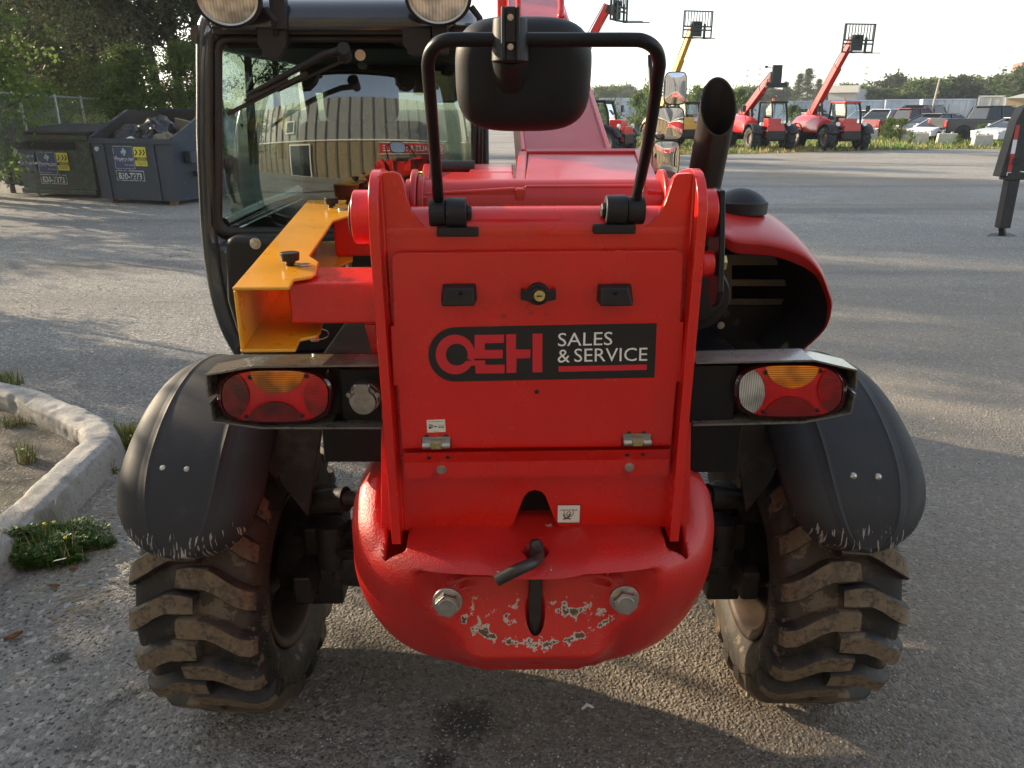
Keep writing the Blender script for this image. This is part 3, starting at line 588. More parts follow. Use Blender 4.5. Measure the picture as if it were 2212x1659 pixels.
# ---- boom heel, pivot, bosses
def seg(u0, u1, v, y, r, m=red, nm='pivot_tube', cap=None, n=40, name=None):
    b = MB(); a, c = Y(u0, v, y), Y(u1, v, y); b.cyl(a, V((c.x, a.y, a.z)), r, None, n); return b.build(nm, m, TH, bevel=.004)
seg(880, 1446, 447, .17, .058, redw); seg(893, 906, 447, .17, .078, redw, 'boom_flange'); seg(906, 921, 447, .17, .066, redw, 'boom_flange'); seg(1420, 1431, 447, .17, .078, redw, 'boom_flange')
def slab(p, vec, nm, m=redw, bev=.004): b = MB(); b.prism(p, vec); return b.build(nm, m, TH, fix=True, bevel=bev)
boom = tag(slab([Y(1133, 401, .13), Y(1398, 400, .13), Y(1372, 332, .55), Y(1140, 332, .55)], (0, 0, -.16), 'boom_heel'), None)
slab([Y(1112, 408, .115), Y(1134, 408, .115), Y(1139, 326, .56), Y(1120, 326, .56)], (0, 0, -.19), 'boom_rib'); slab([Y(1398, 409, .12), Y(1432, 413, .12), Y(1392, 318, .56), Y(1370, 322, .56)], (0, 0, -.2), 'boom_rib')
slab([Y(1135, 327, .55), Y(1376, 326, .55), Y(1374, 320, .57), Y(1138, 321, .57)], (0, 0, -.05), 'boom_rib', bev=.002)
slab([Y(905, 417, .12), Y(1115, 405, .12), Y(1108, 372, .4), Y(930, 371, .4)], (0, 0, -.16), 'boom_heel'); slab([Y(1012, 371, .41), Y(1109, 371, .41), Y(1108, 354, .62), Y(1020, 354, .62)], (0, 0, -.1), 'boom_heel')
slab([Y(900, 424, .11), Y(921, 424, .11), Y(930, 353, .42), Y(915, 353, .42)], (0, 0, -.2), 'boom_rib')
b = MB(); p = Y(978, 361, .5); b.cyl(p + V((-.055, 0, 0)), p + V((.055, 0, 0)), .016, None, 16); b.build('grease_pipe', rubber, TH)
bolt(TH, Y(912, 388, .2), .012, (-1, -.5, 0), brass)
A_, B_, C_, D_ = Y(1130, 330, .78), Y(1316, 330, .78), Y(1096, 0, 2.5), Y(1212, 0, 2.5); k_ = 1.5
C2, D2 = A_ + (C_-A_)*k_, B_ + (D_-B_)*k_
slab([A_ - (C_-A_)*.1, B_ - (D_-B_)*.1, D2, C2], (0, .03, -.27), 'boom', redw, .012)
for P_, Q_ in ((A_, C2), (B_, D2)): b = MB(); b.bar(P_ + V((0, 0, .004)), Q_ + V((0, 0, .004)), .012, .012); b.build('boom_rib', red, TH, bevel=.003)
for u in (1119, 1211):
    b = MB(); b.tube(curve_pts([Y(u, -30, 2.3), Y(u+1, 10, 2.25), Y(u, 36, 2.2), Y(u-2, 40, 2.25)], 4), .015, 10); b.build('boom_hose_guide', red, TH, smooth=60)
b = MB(); b.box(Y(1085, 5, 2.6), (.05, .2, .16)); b.build('boom_pad', red, TH, bevel=.01)
# pivot bosses outside of the plates
def boss(u0, u1, v0, v1, y, m, nm):
    a = Y((u0), (v0+v1)/2, y); c = Y(u1, (v0+v1)/2, y); r = abs(Y(u0, v0, y).z - Y(u0, v1, y).z)/2; b = MB(); b.cyl(a, V((c.x, a.y, a.z)), r, None, 40); return b.build(nm, m, TH, bevel=.003)
boss(806, 767, 410, 527, .06, red, 'pivot_boss'); boss(769, 758.5, 432, 509, .06, blk, 'pivot_cap'); boss(1512, 1540, 407, 513, .06, red, 'pivot_boss'); boss(1512, 1539, 542, 598, .02, red, 'pivot_boss')
b = MB(); b.prism([XX(1541, v, Y(1541, 500, .05).x) + V((0, dy, 0)) for v, dy in ()] or [(Y(1541, 500, .05).x, y_, z) for y_, z in ((.03, 1.60), (.09, 1.60), (.08, 1.45), (.05, 1.385), (.02, 1.37), (-.01, 1.385), (-.02, 1.41), (.0, 1.5))], (.012, 0, 0)); b.build('lock_lever', blkp, TH, fix=True, bevel=.003)
bolt(TH, Y(1553, 568, .02), .016, (1, 0, 0), brass)
# ---- yellow bracket with its arms
za, zb = 1.4395, .062
ft = [(501.3, 620.5), (665, 432), (749, 432), (746, 439), (756.5, 445), (755, 465), (720, 476), (669, 552), (689, 565), (681.7, 589), (672, 596), (636, 601.5), (625, 619.8)]
b = MB(); top = [zslope(u, v, za, zb) for u, v in ft]; b.prism(top, (0, 0, -.007)); HH = .122; b.prism([p + V((0, 0, -HH)) for p in top], (0, 0, -.007))
p0, p1 = top[0], top[1]; b.prism([p0 + V((.001, 0, -.007)), p1 + V((.001, 0, -.007)), p1 + V((.001, 0, -HH)), p0 + V((.001, 0, -HH))], (.007, 0, 0)); yb_ = b.build('yellow_bracket', yel, TH, fix=False, bevel=.003, seg=3)
def box2(x0, x1, y0, y1, z0, z1, nm, m=red, bev=.006): b = MB(); b.box(((x0+x1)/2, (y0+y1)/2, (z0+z1)/2), (x1-x0, y1-y0, z1-z0)); return b.build(nm, m, TH, bevel=bev, seg=3)
z1 = Y(720, 610, .0).z; z0 = Y(720, 700, 0).z
box2(Y(624, 655, 0).x, -.32, .0, .16, z0, z1, 'bracket_arm')
y2 = .66; box2(Y(722, 520, y2).x, -.30, y2, y2+.15, Y(740, 554, y2).z, Y(740, 470, y2).z, 'bracket_arm')
b = MB(); b.prism(pl([(786, 700), (812, 700), (820, 768), (805, 768)], .10), (0, .1, 0)); b.build('gusset', red, TH, fix=True, bevel=.003)
for (u, v), (u2, v2), sc in (((628, 573), (658, 574), 1), ((717, 448), (740, 453), .95)):
    p = zslope(u, v, za, zb); b = MB(); b.cyl(p, p + V((0, 0, .012)), .010, None, 20); b.cyl(p + V((0, 0, .010)), p + V((0, 0, .027)), .0185, .020, 24); b.build('knob', blk, yb_, bevel=.0015)
    p2 = zslope(u2, v2, za, zb); b = MB(); b.cyl(p2, p2 + V((0, 0, .004)), .0125, .012, 24); b.build('pin_head', steel, yb_, bevel=.001)
    b = MB(); b.bar(p + V((0, 0, .004)), p2 + V((0, 0, .002)), .008, .003); b.cyl(p2 + V((0, .03, -.17)), p2 + V((0, .03, -.01)), .009, None, 16); b.build('locking_pin', steel, yb_)
b = MB(); p = Y(688, 722, .06); b.grid(lambda a, t: p + V((.022*math.cos(2*PI*a) + .0012*math.cos(2*PI*t), .012*math.sin(2*PI*a), .008*math.sin(2*PI*a)+.0012*math.sin(2*PI*t))), 24, 6, True, True); b.build('split_ring', steel, yb_)
# ---- rear mirror with frame
def yb2(v): return .03 + (v-440)/(440-85.7)*.25
pts = [(948, 447), (946, 420), (936, 290), (926, 165), (925, 135), (931, 112), (944, 96), (962, 88), (990, 85.7), (1100, 85.7), (1250, 86), (1362, 86), (1388, 88), (1408, 98), (1420, 114), (1424.5, 138), (1421, 165), (1403, 290), (1379, 410), (1374, 440)]
b = MB(); b.tube([Y(u, v, yb2(v)) for u, v in curve_pts([V((u, v, 0)) for u, v in pts], 4) for u, v in [(u, v)]] if False else [Y(p.x, p.y, yb2(p.y)) for p in curve_pts([V((u, v, 0)) for u, v in pts], 4)], .0106, 16); b.build('mirror_frame', blkp, TH, smooth=60)
for ua, ub, uc, ud, bu0, bu1 in ((928, 964, 1008, 1019, 944, 1034), (1391, 1352, 1307, 1298, 1370, 1279)):
    b = MB(); v_ = 460 if ua < 1100 else 455; y_ = .03
    A = lambda u: V((Y(u, v_, y_).x, y_, Y(975, v_, y_).z))
    b.cyl(A(ua), A(ub), .0265, None, 28); b.cyl(A(ub), A(uc), .030, .029, 28); b.cyl(A(uc), A(ud), .018, .015, 6)
    x0, x1 = sorted((Y(bu0, 480, y_).x, Y(bu1, 480, y_).x)); zz = A(ua).z; b.box(((x0+x1)/2, y_, zz-.034), (x1-x0, .045, .018)); b.build('mirror_pivot', blk, TH, bevel=.003)
mc = Y(1130.5, 165, -.10)
def mf(i, j):   # housing: closed superellipsoid, its bulged back towards the camera
    th = 2*PI*i; ph = PI*j; c, s_ = math.cos(th), math.sin(th); e = 3.4; k = (abs(c)**e+abs(s_)**e)**(-1/e); sp = math.sin(ph)**.55 if j < .5 else math.sin(ph)**.25; cp = math.cos(ph)
    lean = -.030*(s_*k*sp) ; return mc + V((.1145*c*k*sp, -.060*cp if cp > 0 else -.012*cp, .089*s_*k*sp)) + V((0, lean, 0))
b = MB(); b.grid(mf, 72, 30, closeu=True); mh = b.build('mirror_housing', blk, TH, smooth=60)
b = MB(); b.grid(lambda i, j: mf(i, .80) * (1-j) + (mc+V((0, .012, 0)))*j + V((0, .003, 0)), 48, 4, closeu=True); b.build('mirror_face', mirr, mh)
bar = Y(1102, 86, yb2(86)); b = MB(); b.cyl(bar + V((0, 0, -.032)), bar + V((0, 0, .030)), .0285, .026, 36); b.cyl(Y(1102, 108, -.2), mc + V((-.022, -.035, -.004)), .0275, .030, 32)
for s_ in (-1, 1): b.box(bar + V((s_*.011, -.027, .006)), (.006, .012, .075))
b.box(bar + V((0, -.024, .018)), (.018, .014, .05)); cl_ = b.build('mirror_clamp', blk, mh, bevel=.003)
for dz in (.028, -.012): bolt(cl_, bar + V((0, -.031, dz)), .0036, washer=1.3)
# ---- exhaust and air intake
ex0, ex1 = Y(1497, 520, .46), Y(1552, 231, .34); ax_ = (ex1-ex0).normalized(); rE = .0415
cutn = V((.05, -.94, .30)).normalized(); nn_ = 48; b = MB(); vs = []
xo = ax_.orthogonal().normalized(); yo = ax_.cross(xo)
for r_ in (rE, rE-.003):
    for k in range(nn_):
        t = 2*PI*k/nn_; rad = xo*(r_*math.cos(t)) + yo*(r_*math.sin(t)); p = ex0+rad
        s_ = (ex1-p).dot(cutn)/ax_.dot(cutn); vs += [p, p+ax_*s_]
fs = []
for k in range(nn_):
    k2 = (k+1) % nn_; fs.append((2*k, 2*k2, 2*k2+1, 2*k+1)); o = 2*nn_; fs.append((o+2*k, o+2*k+1, o+2*k2+1, o+2*k2)); fs.append((2*k+1, 2*k2+1, o+2*k2+1, o+2*k+1))
b.add(vs, fs); b.mi = [0 if i % 3 != 1 else 1 for i in range(len(fs))]; b.build('exhaust_pipe', [exh, soot], TH, fix=True, smooth=40)
ic = Y(1599, 443, .66); b = MB(); r_ = Y(1658, 425, .66).x - ic.x
b.lathe([(0, .046), (r_*.25, .044), (r_*.5, .038), (r_*.75, .027), (r_*.90, .016), (r_*.94, .012), (r_, .010), (r_, -.020), (r_*.96, -.022), (r_*.5, -.010), (0, -.010)], ic, 'z', 56); icp = b.build('intake_cap', blk, TH, smooth=35)
b = MB(); b.cyl(ic + V((-.005, 0, -.03)), ic + V((-.005, 0, -.005)), r_*.62, None, 36); b.cyl(ic + V((-.005, 0, -.075)), ic + V((-.005, 0, -.03)), r_*.5, None, 36); b.lathe([(r_*.5, -.063), (r_*.62, -.068), (r_*.66, -.078), (r_*.4, -.08)], ic, 'z', 36); b.build('intake_neck', blk, icp, smooth=40)
b = MB(); b.lathe([(r_*.51, -.058), (r_*.535, -.058), (r_*.535, -.042), (r_*.51, -.042)], ic + V((-.005, 0, 0)), 'z', 36); b.box(ic + V((-.01, -r_*.54, -.05)), (.03, .012, .01)); b.build('hose_clamp', brass, icp)
# ---- engine hood
fold = [(1530, 470), (1553, 500), (1583, 519), (1613, 524), (1656, 527.6), (1709, 540), (1744, 557.7), (1772.6, 589.5), (1790, 632), (1797, 664), (1783, 711.7), (1740, 754), (1700, 790)]
inner = [(1528, 480), (1548, 515), (1580, 543), (1613, 549), (1673, 554), (1726.6, 572), (1750, 586), (1766, 602), (1783, 639), (1787, 675), (1776, 712), (1732, 754), (1692, 790)]
y0 = .42; F_ = [p for p in curve_pts(pl(fold, y0), 4)]; I_ = [p for p in curve_pts(pl(inner, y0+.015), 4)]
secs = [I_, [p + V((0, -.001, 0)) for p in F_]]
cz = .95
for y_, sx_, sz_, dz in ((.425, 1.004, 1.01, 0), (.445, 1.012, 1.03, 0), (.5, 1.02, 1.06, 0), (.62, 1.028, 1.11, 0), (.8, 1.03, 1.15, 0), (1.05, 1.03, 1.13, 0), (1.35, 1.02, 1.05, 0), (1.7, 1.0, .92, 0), (2.1, .95, .72, 0)):
    secs.append([V((p.x*(1+(sx_-1)*max(0, min(1, (p.x-.35)/.35))), y_, cz + (p.z-cz)*sz_)) for p in F_])
b = MB(); vs = [p for s_ in secs for p in s_]; n_ = len(F_)
b.add(vs, [(i*n_+j, i*n_+j+1, (i+1)*n_+j+1, (i+1)*n_+j) for i in range(len(secs)-1) for j in range(n_-1)]); hd = b.build('engine_hood', redw, TH, smooth=30)
md = hd.modifiers.new('s', 'SUBSURF'); md.levels = 1; md.render_levels = 1
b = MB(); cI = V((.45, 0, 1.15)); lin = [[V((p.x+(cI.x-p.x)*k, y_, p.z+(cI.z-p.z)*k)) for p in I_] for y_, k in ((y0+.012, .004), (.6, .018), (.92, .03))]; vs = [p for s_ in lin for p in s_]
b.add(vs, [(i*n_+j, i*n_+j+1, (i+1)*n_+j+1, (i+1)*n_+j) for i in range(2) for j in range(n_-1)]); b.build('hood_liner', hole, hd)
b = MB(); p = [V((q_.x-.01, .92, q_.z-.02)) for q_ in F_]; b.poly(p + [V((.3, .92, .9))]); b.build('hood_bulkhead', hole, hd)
b = MB(); yg = .72
def rect(u0, v0, u1, v1, y_, th=.006): b.prism(pl([(u0, v1), (u1, v1), (u1, v0), (u0, v0)], y_), (0, th, 0))
rect(1567, 550, 1680, 573, yg); rect(1576, 604, 1727, 618, yg); rect(1572, 646, 1748, 659, yg); rect(1567, 573, 1581, 646, yg-.0001)
b.prism(pl([(1680, 551), (1706, 560), (1738, 604), (1753, 659), (1733, 659), (1722, 610), (1690, 573)], yg-.0002), (0, .006, 0)); b.build('grille_frame', mat('grille_dust', (.24, .21, .165), .6, var=(12, .3)), hd, fix=True, bevel=.001)
b = MB(); b.prism(pl([(1480, 662), (1760, 658), (1768, 700), (1730, 775), (1480, 785)], .66), (0, .01, 0)); pan = b.build('hood_panel', blkp, hd, fix=True, bevel=.003)
for x, y_ in ((403, 890), (463, 940), (372, 960), (843, 880), (835, 930), (385, 1103), (737, 1090)): bolt(pan, Y(1425.6+.3541*x, 362.9+.3541*y_, .655), .0075, m=dsteel if x > 380 else steel)
b = MB(); c_ = Y(1506, 645, .26); b.cyl(c_ + V((0, 0, 0)), c_ + V((0, .3, 0)), .078, None, 48); b.cyl(c_ + V((0, -.006, 0)), c_, .055, .06, 48); b.lathe([(.075, .02), (.084, .025), (.084, .04), (.075, .045)], c_, 'y', 48); b.build('air_filter', blk, TH, bevel=.003)
# ---- wing mirrors on the right
for (u0, v0, u1, v1), y_, yw, pt_ in (((1432, 155, 1485, 227), 2.8, -4, -7), ((1412, 231, 1479, 303), 2.6, -4, -5), ((1404, 303, 1470, 382), 2.3, 3, -1)):
    a, c = Y(u0, v1, y_), Y(u1, v0, y_); w, h_ = (c.x-a.x)/2, (c.z-a.z)/2; ctr = (a+c)/2
    def rr(k, s_=1., e=5): t = 2*PI*k; cc, ss = math.cos(t), math.sin(t); q_ = (abs(cc)**e+abs(ss)**e)**(-1/e)*s_; return cc*q_*w, ss*q_*h_
    M = Matrix.Translation(ctr) @ Matrix.Rotation(R(yw), 4, 'Z') @ Matrix.Rotation(R(pt_), 4, 'X')
    b = MB(); b.grid(lambda i, j: V((rr(i, (1, 1, .96, .5, 0)[round(j*4)])[0], (-.012, .0, .03, .05, .055)[round(j*4)], rr(i, (1, 1, .96, .5, 0)[round(j*4)])[1])), 48, 5, closeu=True)
    b.grid(lambda i, j: V((rr(i, 1-.06*j)[0], -.012, rr(i, 1-.06*j)[1])), 48, 2, closeu=True); b.xf(M); wm = b.build('wing_mirror', blk, TH, smooth=50)
    b = MB(); b.grid(lambda i, j: V((rr(i, .94*(1-j))[0], -.0125-.007*(1-(1-j)**2), rr(i, .94*(1-j))[1])), 48, 12, closeu=True); b.xf(M); b.build('mirror_face', mirr, wm)
b = MB(); b.tube([Y(1404, 120, 2.9), Y(1410, 300, 2.7), Y(1404, 420, 2.5)], .012); b.tube([Y(1404, 420, 2.5), V((.5, 2.4, 1.2))], .012); b.build('mirror_stem', blk, TH)
# ---- cab
CY = 1.02
outl = [(451, 51), (443, 80), (438, 135), (437, 300), (443, 397), (450, 525), (468, 634), (490, 707), (518, 762), (820, 762), (1036, 762), (1040, 500), (1046, 76), (1050, 51), (760, 51)]
def rrect(u0, v0, u1, v1, r, n=8):
    out = []
    for cx, cy, a in ((u1-r, v0+r, 0), (u0+r, v0+r, 90), (u0+r, v1-r, 180), (u1-r, v1-r, 270)):
        for i in range(n+1): t = R(a+90*i/n); out.append((cx+r*math.cos(t), cy-r*math.sin(t)))
    return out
def hit(poly, c, t):
    d = (math.cos(t), math.sin(t)); best = None
    for i in range(len(poly)):
        a, b_ = poly[i], poly[(i+1) % len(poly)]; ex, ey = b_[0]-a[0], b_[1]-a[1]; den = d[0]*ey - d[1]*ex
        if abs(den) < 1e-9: continue
        s_ = ((a[0]-c[0])*ey - (a[1]-c[1])*ex)/den; w = ((a[0]-c[0])*d[1] - (a[1]-c[1])*d[0])/den
        if s_ > 0 and -1e-6 <= w <= 1+1e-6 and (best is None or s_ < best): best = s_
    return (c[0]+d[0]*best, c[1]+d[1]*best)
def ring(p_out, p_in, y0, y1, nm, m, par, th=.02, n=200, bev=0):
    c = (750, 290); b = MB(); vs = []
    for k in range(n):
        t = 2*PI*k/n; o_, i_ = hit(p_out, c, t), hit(p_in, c, t); vs += [Y(*o_, y0), Y(*i_, y1)]
    b.add(vs, [(2*k, 2*k+1, 2*((k+1) % n)+1, 2*((k+1) % n)) for k in range(n)]); o = b.build(nm, m, par, smooth=30); md = o.modifiers.new('s', 'SOLIDIFY'); md.thickness = th; md.offset = 0
    return o
cab = ring(outl, rrect(466, 79, 1028, 510, 26), CY, CY, 'cab', cabp, TH, .03)
ring(rrect(465, 78, 1030, 511, 27), rrect(480, 91, 1019, 491, 20), CY-.022, CY-.018, 'window_seal', rubber, cab, .016)
def curved(u0, v0, u1, v1, y, bow):
    a, c = Y(u0, v1, y), Y(u1, v0, y); return lambda i, j: V((a.x+(c.x-a.x)*i, y + .075*j - bow*(1-(2*i-1)**2) - bow*.5*(1-(2*j-1)**2) + bow*1.2, a.z+(c.z-a.z)*j))
b = MB(); b.grid(curved(476, 87, 1023, 495, CY-.012, .11), 40, 24); b.build('rear_window', glass, cab)
xl = Y(440, 250, CY).x; xr = Y(1048, 250, CY).x; zt = Y(700, 60, CY).z; zb_ = Y(700, 760, CY).z; CF = 2.35
# left pillar (rounded), following the photo's outline
b = MB(); pp = [(455, 46), (449, 62), (446, 100), (446, 200), (446, 300), (450, 400), (457, 525), (474, 634), (496, 707), (524, 760)]
b.tube(curve_pts([Y(u, v, CY+.02) for u, v in pp], 4), .030, 20); b.build('cab_pillar', cabp, cab, smooth=60)
for u, m_ in ((462, rubber),):
    b = MB(); b.tube(curve_pts([Y(u_+12, v_, CY-.01) for u_, v_ in pp[1:]], 4), .008, 10); b.build('pillar_seal', m_, cab, smooth=60)
# side door, front, roof
b = MB()
for z_, r_ in ((zt-.02, .03), (1.40, .02)): b.tube([V((xl+.02, CY, z_)), V((xl-.0, 1.6, z_)), V((xl+.05, CF-.1, z_))], r_, 12)
b.tube(curve_pts([V((xl+.05, CF-.15, zt-.02)), V((xl+.05, CF-.02, 1.6)), V((xl+.08, CF+.02, 1.0))], 5), .028, 12); b.tube(curve_pts([V((xr-.03, CF-.15, zt-.02)), V((xr-.03, CF-.02, 1.6)), V((xr-.03, CF+.02, 1.0))], 5), .028, 12); b.tube([V((xr-.03, CY, zt-.02)), V((xr-.03, CF-.15, zt-.02))], .03, 12)
b.split('cab_frame', cabp, cab, smooth=60)
b = MB(); b.box(((xl+.03), (CY+CF)/2, (zb_+1.38)/2), (.03, CF-CY, 1.38-zb_)); b.box((xr-.02, (CY+CF)/2, (zb_+1.45)/2), (.03, CF-CY, 1.45-zb_)); b.box(((xl+xr)/2, CF, (zb_+1.25)/2), (xr-xl-.08, .03, 1.25-zb_)); b.box(((xl+xr)/2, (CY+CF)/2, zb_), (xr-xl-.06, CF-CY, .03)); b.build('cab_lower_body', cabp, cab, bevel=.006)
for nm, vs in (('side_window', [(xl+.01, CY+.03, 1.39), (xl+.0, CF-.05, 1.39), (xl+.0, CF-.1, zt-.03), (xl+.01, CY+.03, zt-.03)]), ('side_window', [(xr-.03, CY+.03, 1.45), (xr-.03, CF-.05, 1.45), (xr-.03, CF-.1, zt-.03), (xr-.03, CY+.03, zt-.03)]), ('windscreen', [(xl+.06, CF+.0, 1.25), (xr-.04, CF+.0, 1.25), (xr-.04, CF-.13, zt-.03), (xl+.06, CF-.13, zt-.03)])):
    b = MB(); b.poly(vs); b.build(nm, glass2, cab)
def roof(i, j):
    th = 2*PI*i; e = 6; c, s_ = math.cos(th), math.sin(th); k = (abs(c)**e+abs(s_)**e)**(-1/e); ph = j; rad = [1.0, 1.01, 1.0, .97, .9, .75, .5, 0][round(j*7)]; z_ = [0, .015, .045, .07, .092, .112, .122, .126][round(j*7)]
    return V(((xl+xr)/2 + c*k*rad*((xr-xl)/2+.002), (CY+CF-.1)/2-.02 + s_*k*rad*((CF-.1-CY)/2+.05), zt-.012+z_))
b = MB(); b.grid(roof, 72, 8, closeu=True); b.build('cab_roof', cabp, cab, smooth=60)
b = MB(); p0, p1 = Y(462, 66, CY-.03), Y(1048, 66, CY-.03); b.box(((p0.x+p1.x)/2, CY-.02, p0.z), (p1.x-p0.x, .05, .022)); b.tube([p0 + V((0, -.012, .008)), p1 + V((0, -.012, .008))], .006, 8); b.build('roof_gutter', rubber, cab, bevel=.002)
for u0, u1, v1 in ((555, 619, 128), (869, 931, 120)):
    b = MB(); c0 = (u0+u1)/2; b.prism(pl([(u0, 95), (u0+10, 108), (c0-20, v1-4), (c0-12, v1), (c0+14, v1), (c0+20, v1-8), (u1-5, 108), (u1, 95), (u1, 60), (u0, 60)], CY-.075), (0, .03, 0)); b.cyl(Y(u0-1, 66, CY-.06), Y(u1+1, 66, CY-.06), .014, None, 16); b.build('window_hinge', blk, cab, fix=True, bevel=.003)
    b = MB(); 
    for du in (-26, 26): p = Y(c0+du, 56, CY-.05); b.cyl(p, p + V((0, 0, .035)), .009, .007, 12)
    b.split('hinge_bolt', blk, cab)
for u, v in ((494, -2), (947, -6)):
    c_ = Y(u, v, CY-.12); b = MB(); b.lathe([(0, .11), (.045, .10), (.075, .06), (.092, .01), (.094, -.01), (.086, -.014), (.082, -.004)], (0, 0, 0), 'y', 48); S = Matrix.Diagonal((1, 1, .80, 1)); b.xf(Matrix.Translation(c_) @ Matrix.Rotation(R(6), 4, 'X') @ S); wl = b.build('work_light', blk, cab, smooth=50)
    b = MB(); b.lathe([(0, -.008), (.04, -.007), (.082, -.003)], (0, 0, 0), 'y', 48); b.xf(Matrix.Translation(c_) @ Matrix.Rotation(R(6), 4, 'X') @ S); b.build('lamp_lens', MATS['work_lens'] if 'work_lens' in MATS else lwht, wl, smooth=60)
    b = MB(); b.lathe([(.078, -.010), (.084, -.012), (.086, -.008), (.078, -.004)], (0, 0, 0), 'y', 48); b.xf(Matrix.Translation(c_) @ Matrix.Rotation(R(6), 4, 'X') @ S); b.build('lamp_rim', steel, wl)
    b = MB(); b.box(c_ + V((.125 if u < 700 else -.0, .05, -.03 if u < 700 else -.10)), (.045, .04, .09)); b.tube([c_ + V((.09, .03, -.02)), c_ + V((.115, .03, -.05)), c_ + V((.11, .05, -.09))], .01, 8); b.split('lamp_bracket', blk, wl, bevel=.004)
b = MB(); c_ = Y(716, 12, CY+.2); b.cyl(c_ + V((0, 0, -.06)), c_ + V((0, 0, .0)), .065, .060, 32); b.cyl(c_, c_ + V((0, 0, .1)), .05, .045, 32); b.build('beacon', mat('beacon_red', (.12, .01, .01), .3, coat=.4), cab, bevel=.006)
# wiper
b = MB(); P1, P2, P3 = Y(743, 108, CY-.085), Y(560, 192, CY-.07), Y(540, 202, CY-.065)
b.cyl(Y(744, 122, CY-.03), Y(742, 104, CY-.10), .022, .018, 20); b.tube([P1, Y(700, 118, CY-.08), P2, P3], [.013, .012, .007, .006], 8); wp = b.build('wiper_arm', blk, cab, smooth=50)
b = MB(); b.bar(Y(491, 247, CY-.055), Y(664, 158, CY-.06), .006, .012); b.bar(Y(530, 218, CY-.062), Y(622, 172, CY-.066), .010, .010); b.build('wiper_blade', rubber, wp, bevel=.001)
b = MB(); b.bar(Y(600, 196, CY-.04), Y(745, 130, CY-.05), .008, .008); b.build('wiper_link', blk, wp)
# lower rear shield with bolt
b = MB(); b.prism(pl([(485, 525), (492, 512), (830, 512), (830, 768), (536, 768), (508, 715), (488, 650)], CY-.12), (0, .12, 0)); b.build('rear_shield', blk, cab, fix=True, bevel=.03, seg=4); bolt(cab, Y(552, 526, CY-.122), .012, washer=1.5, m=steel)
# interior
b = MB(); sx_ = (xl+xr)/2+.05; b.box((sx_-.05, 1.36, 1.40), (.46, .12, .62)); b.box((sx_-.05, 1.34, 1.78), (.26, .09, .16)); b.box((sx_, 1.65, 1.12), (.44, .46, .12)); b.build('seat', mat('seat_fabric', (.04, .042, .04), .9), cab, bevel=.05, seg=4)
b = MB(); c_ = V((sx_-.05, 2.0, 1.42)); b.grid(lambda a, t: c_ + V(((.17+.014*math.cos(2*PI*t))*math.cos(2*PI*a), (.17+.014*math.cos(2*PI*t))*math.sin(2*PI*a)*.6, (.17+.014*math.cos(2*PI*t))*math.sin(2*PI*a)*.75 + .014*math.sin(2*PI*t))), 36, 8, True, True); b.tube([c_, V((sx_-.05, 2.25, 1.1))], .03); b.build('steering_wheel', blk, cab)
b = MB(); b.box((sx_, 2.25, 1.2), (.6, .18, .3)); b.build('dashboard', blk, cab, bevel=.03)
b = MB(); b.box(((xl+xr)/2, CF-.22, zt-.085), (xr-xl-.12, .10, .15)); b.box(((xl+xr)/2, (CY+CF)/2, zt-.03), (xr-xl-.12, CF-CY-.2, .04)); b.build('roof_lining', blk, cab, bevel=.01)
a_, c_ = Y(938, 222, 1.7), Y(986, 150, 1.7); b = MB(); b.box((a_+c_)/2, ((c_.x-a_.x), .02, (c_.z-a_.z))); im = b.build('interior_mirror', blk, cab, bevel=.01, seg=3)
b = MB(); b.box((a_+c_)/2 + V((0, -.012, 0)), ((c_.x-a_.x)*.88, .003, (c_.z-a_.z)*.9)); b.build('mirror_face', mirr, im)
a_ = Y(778, 119, CY+.03); b = MB(); b.cyl(a_, a_ + V((0, .003, 0)), .016, None, 24); b.build('window_sticker', white, cab)
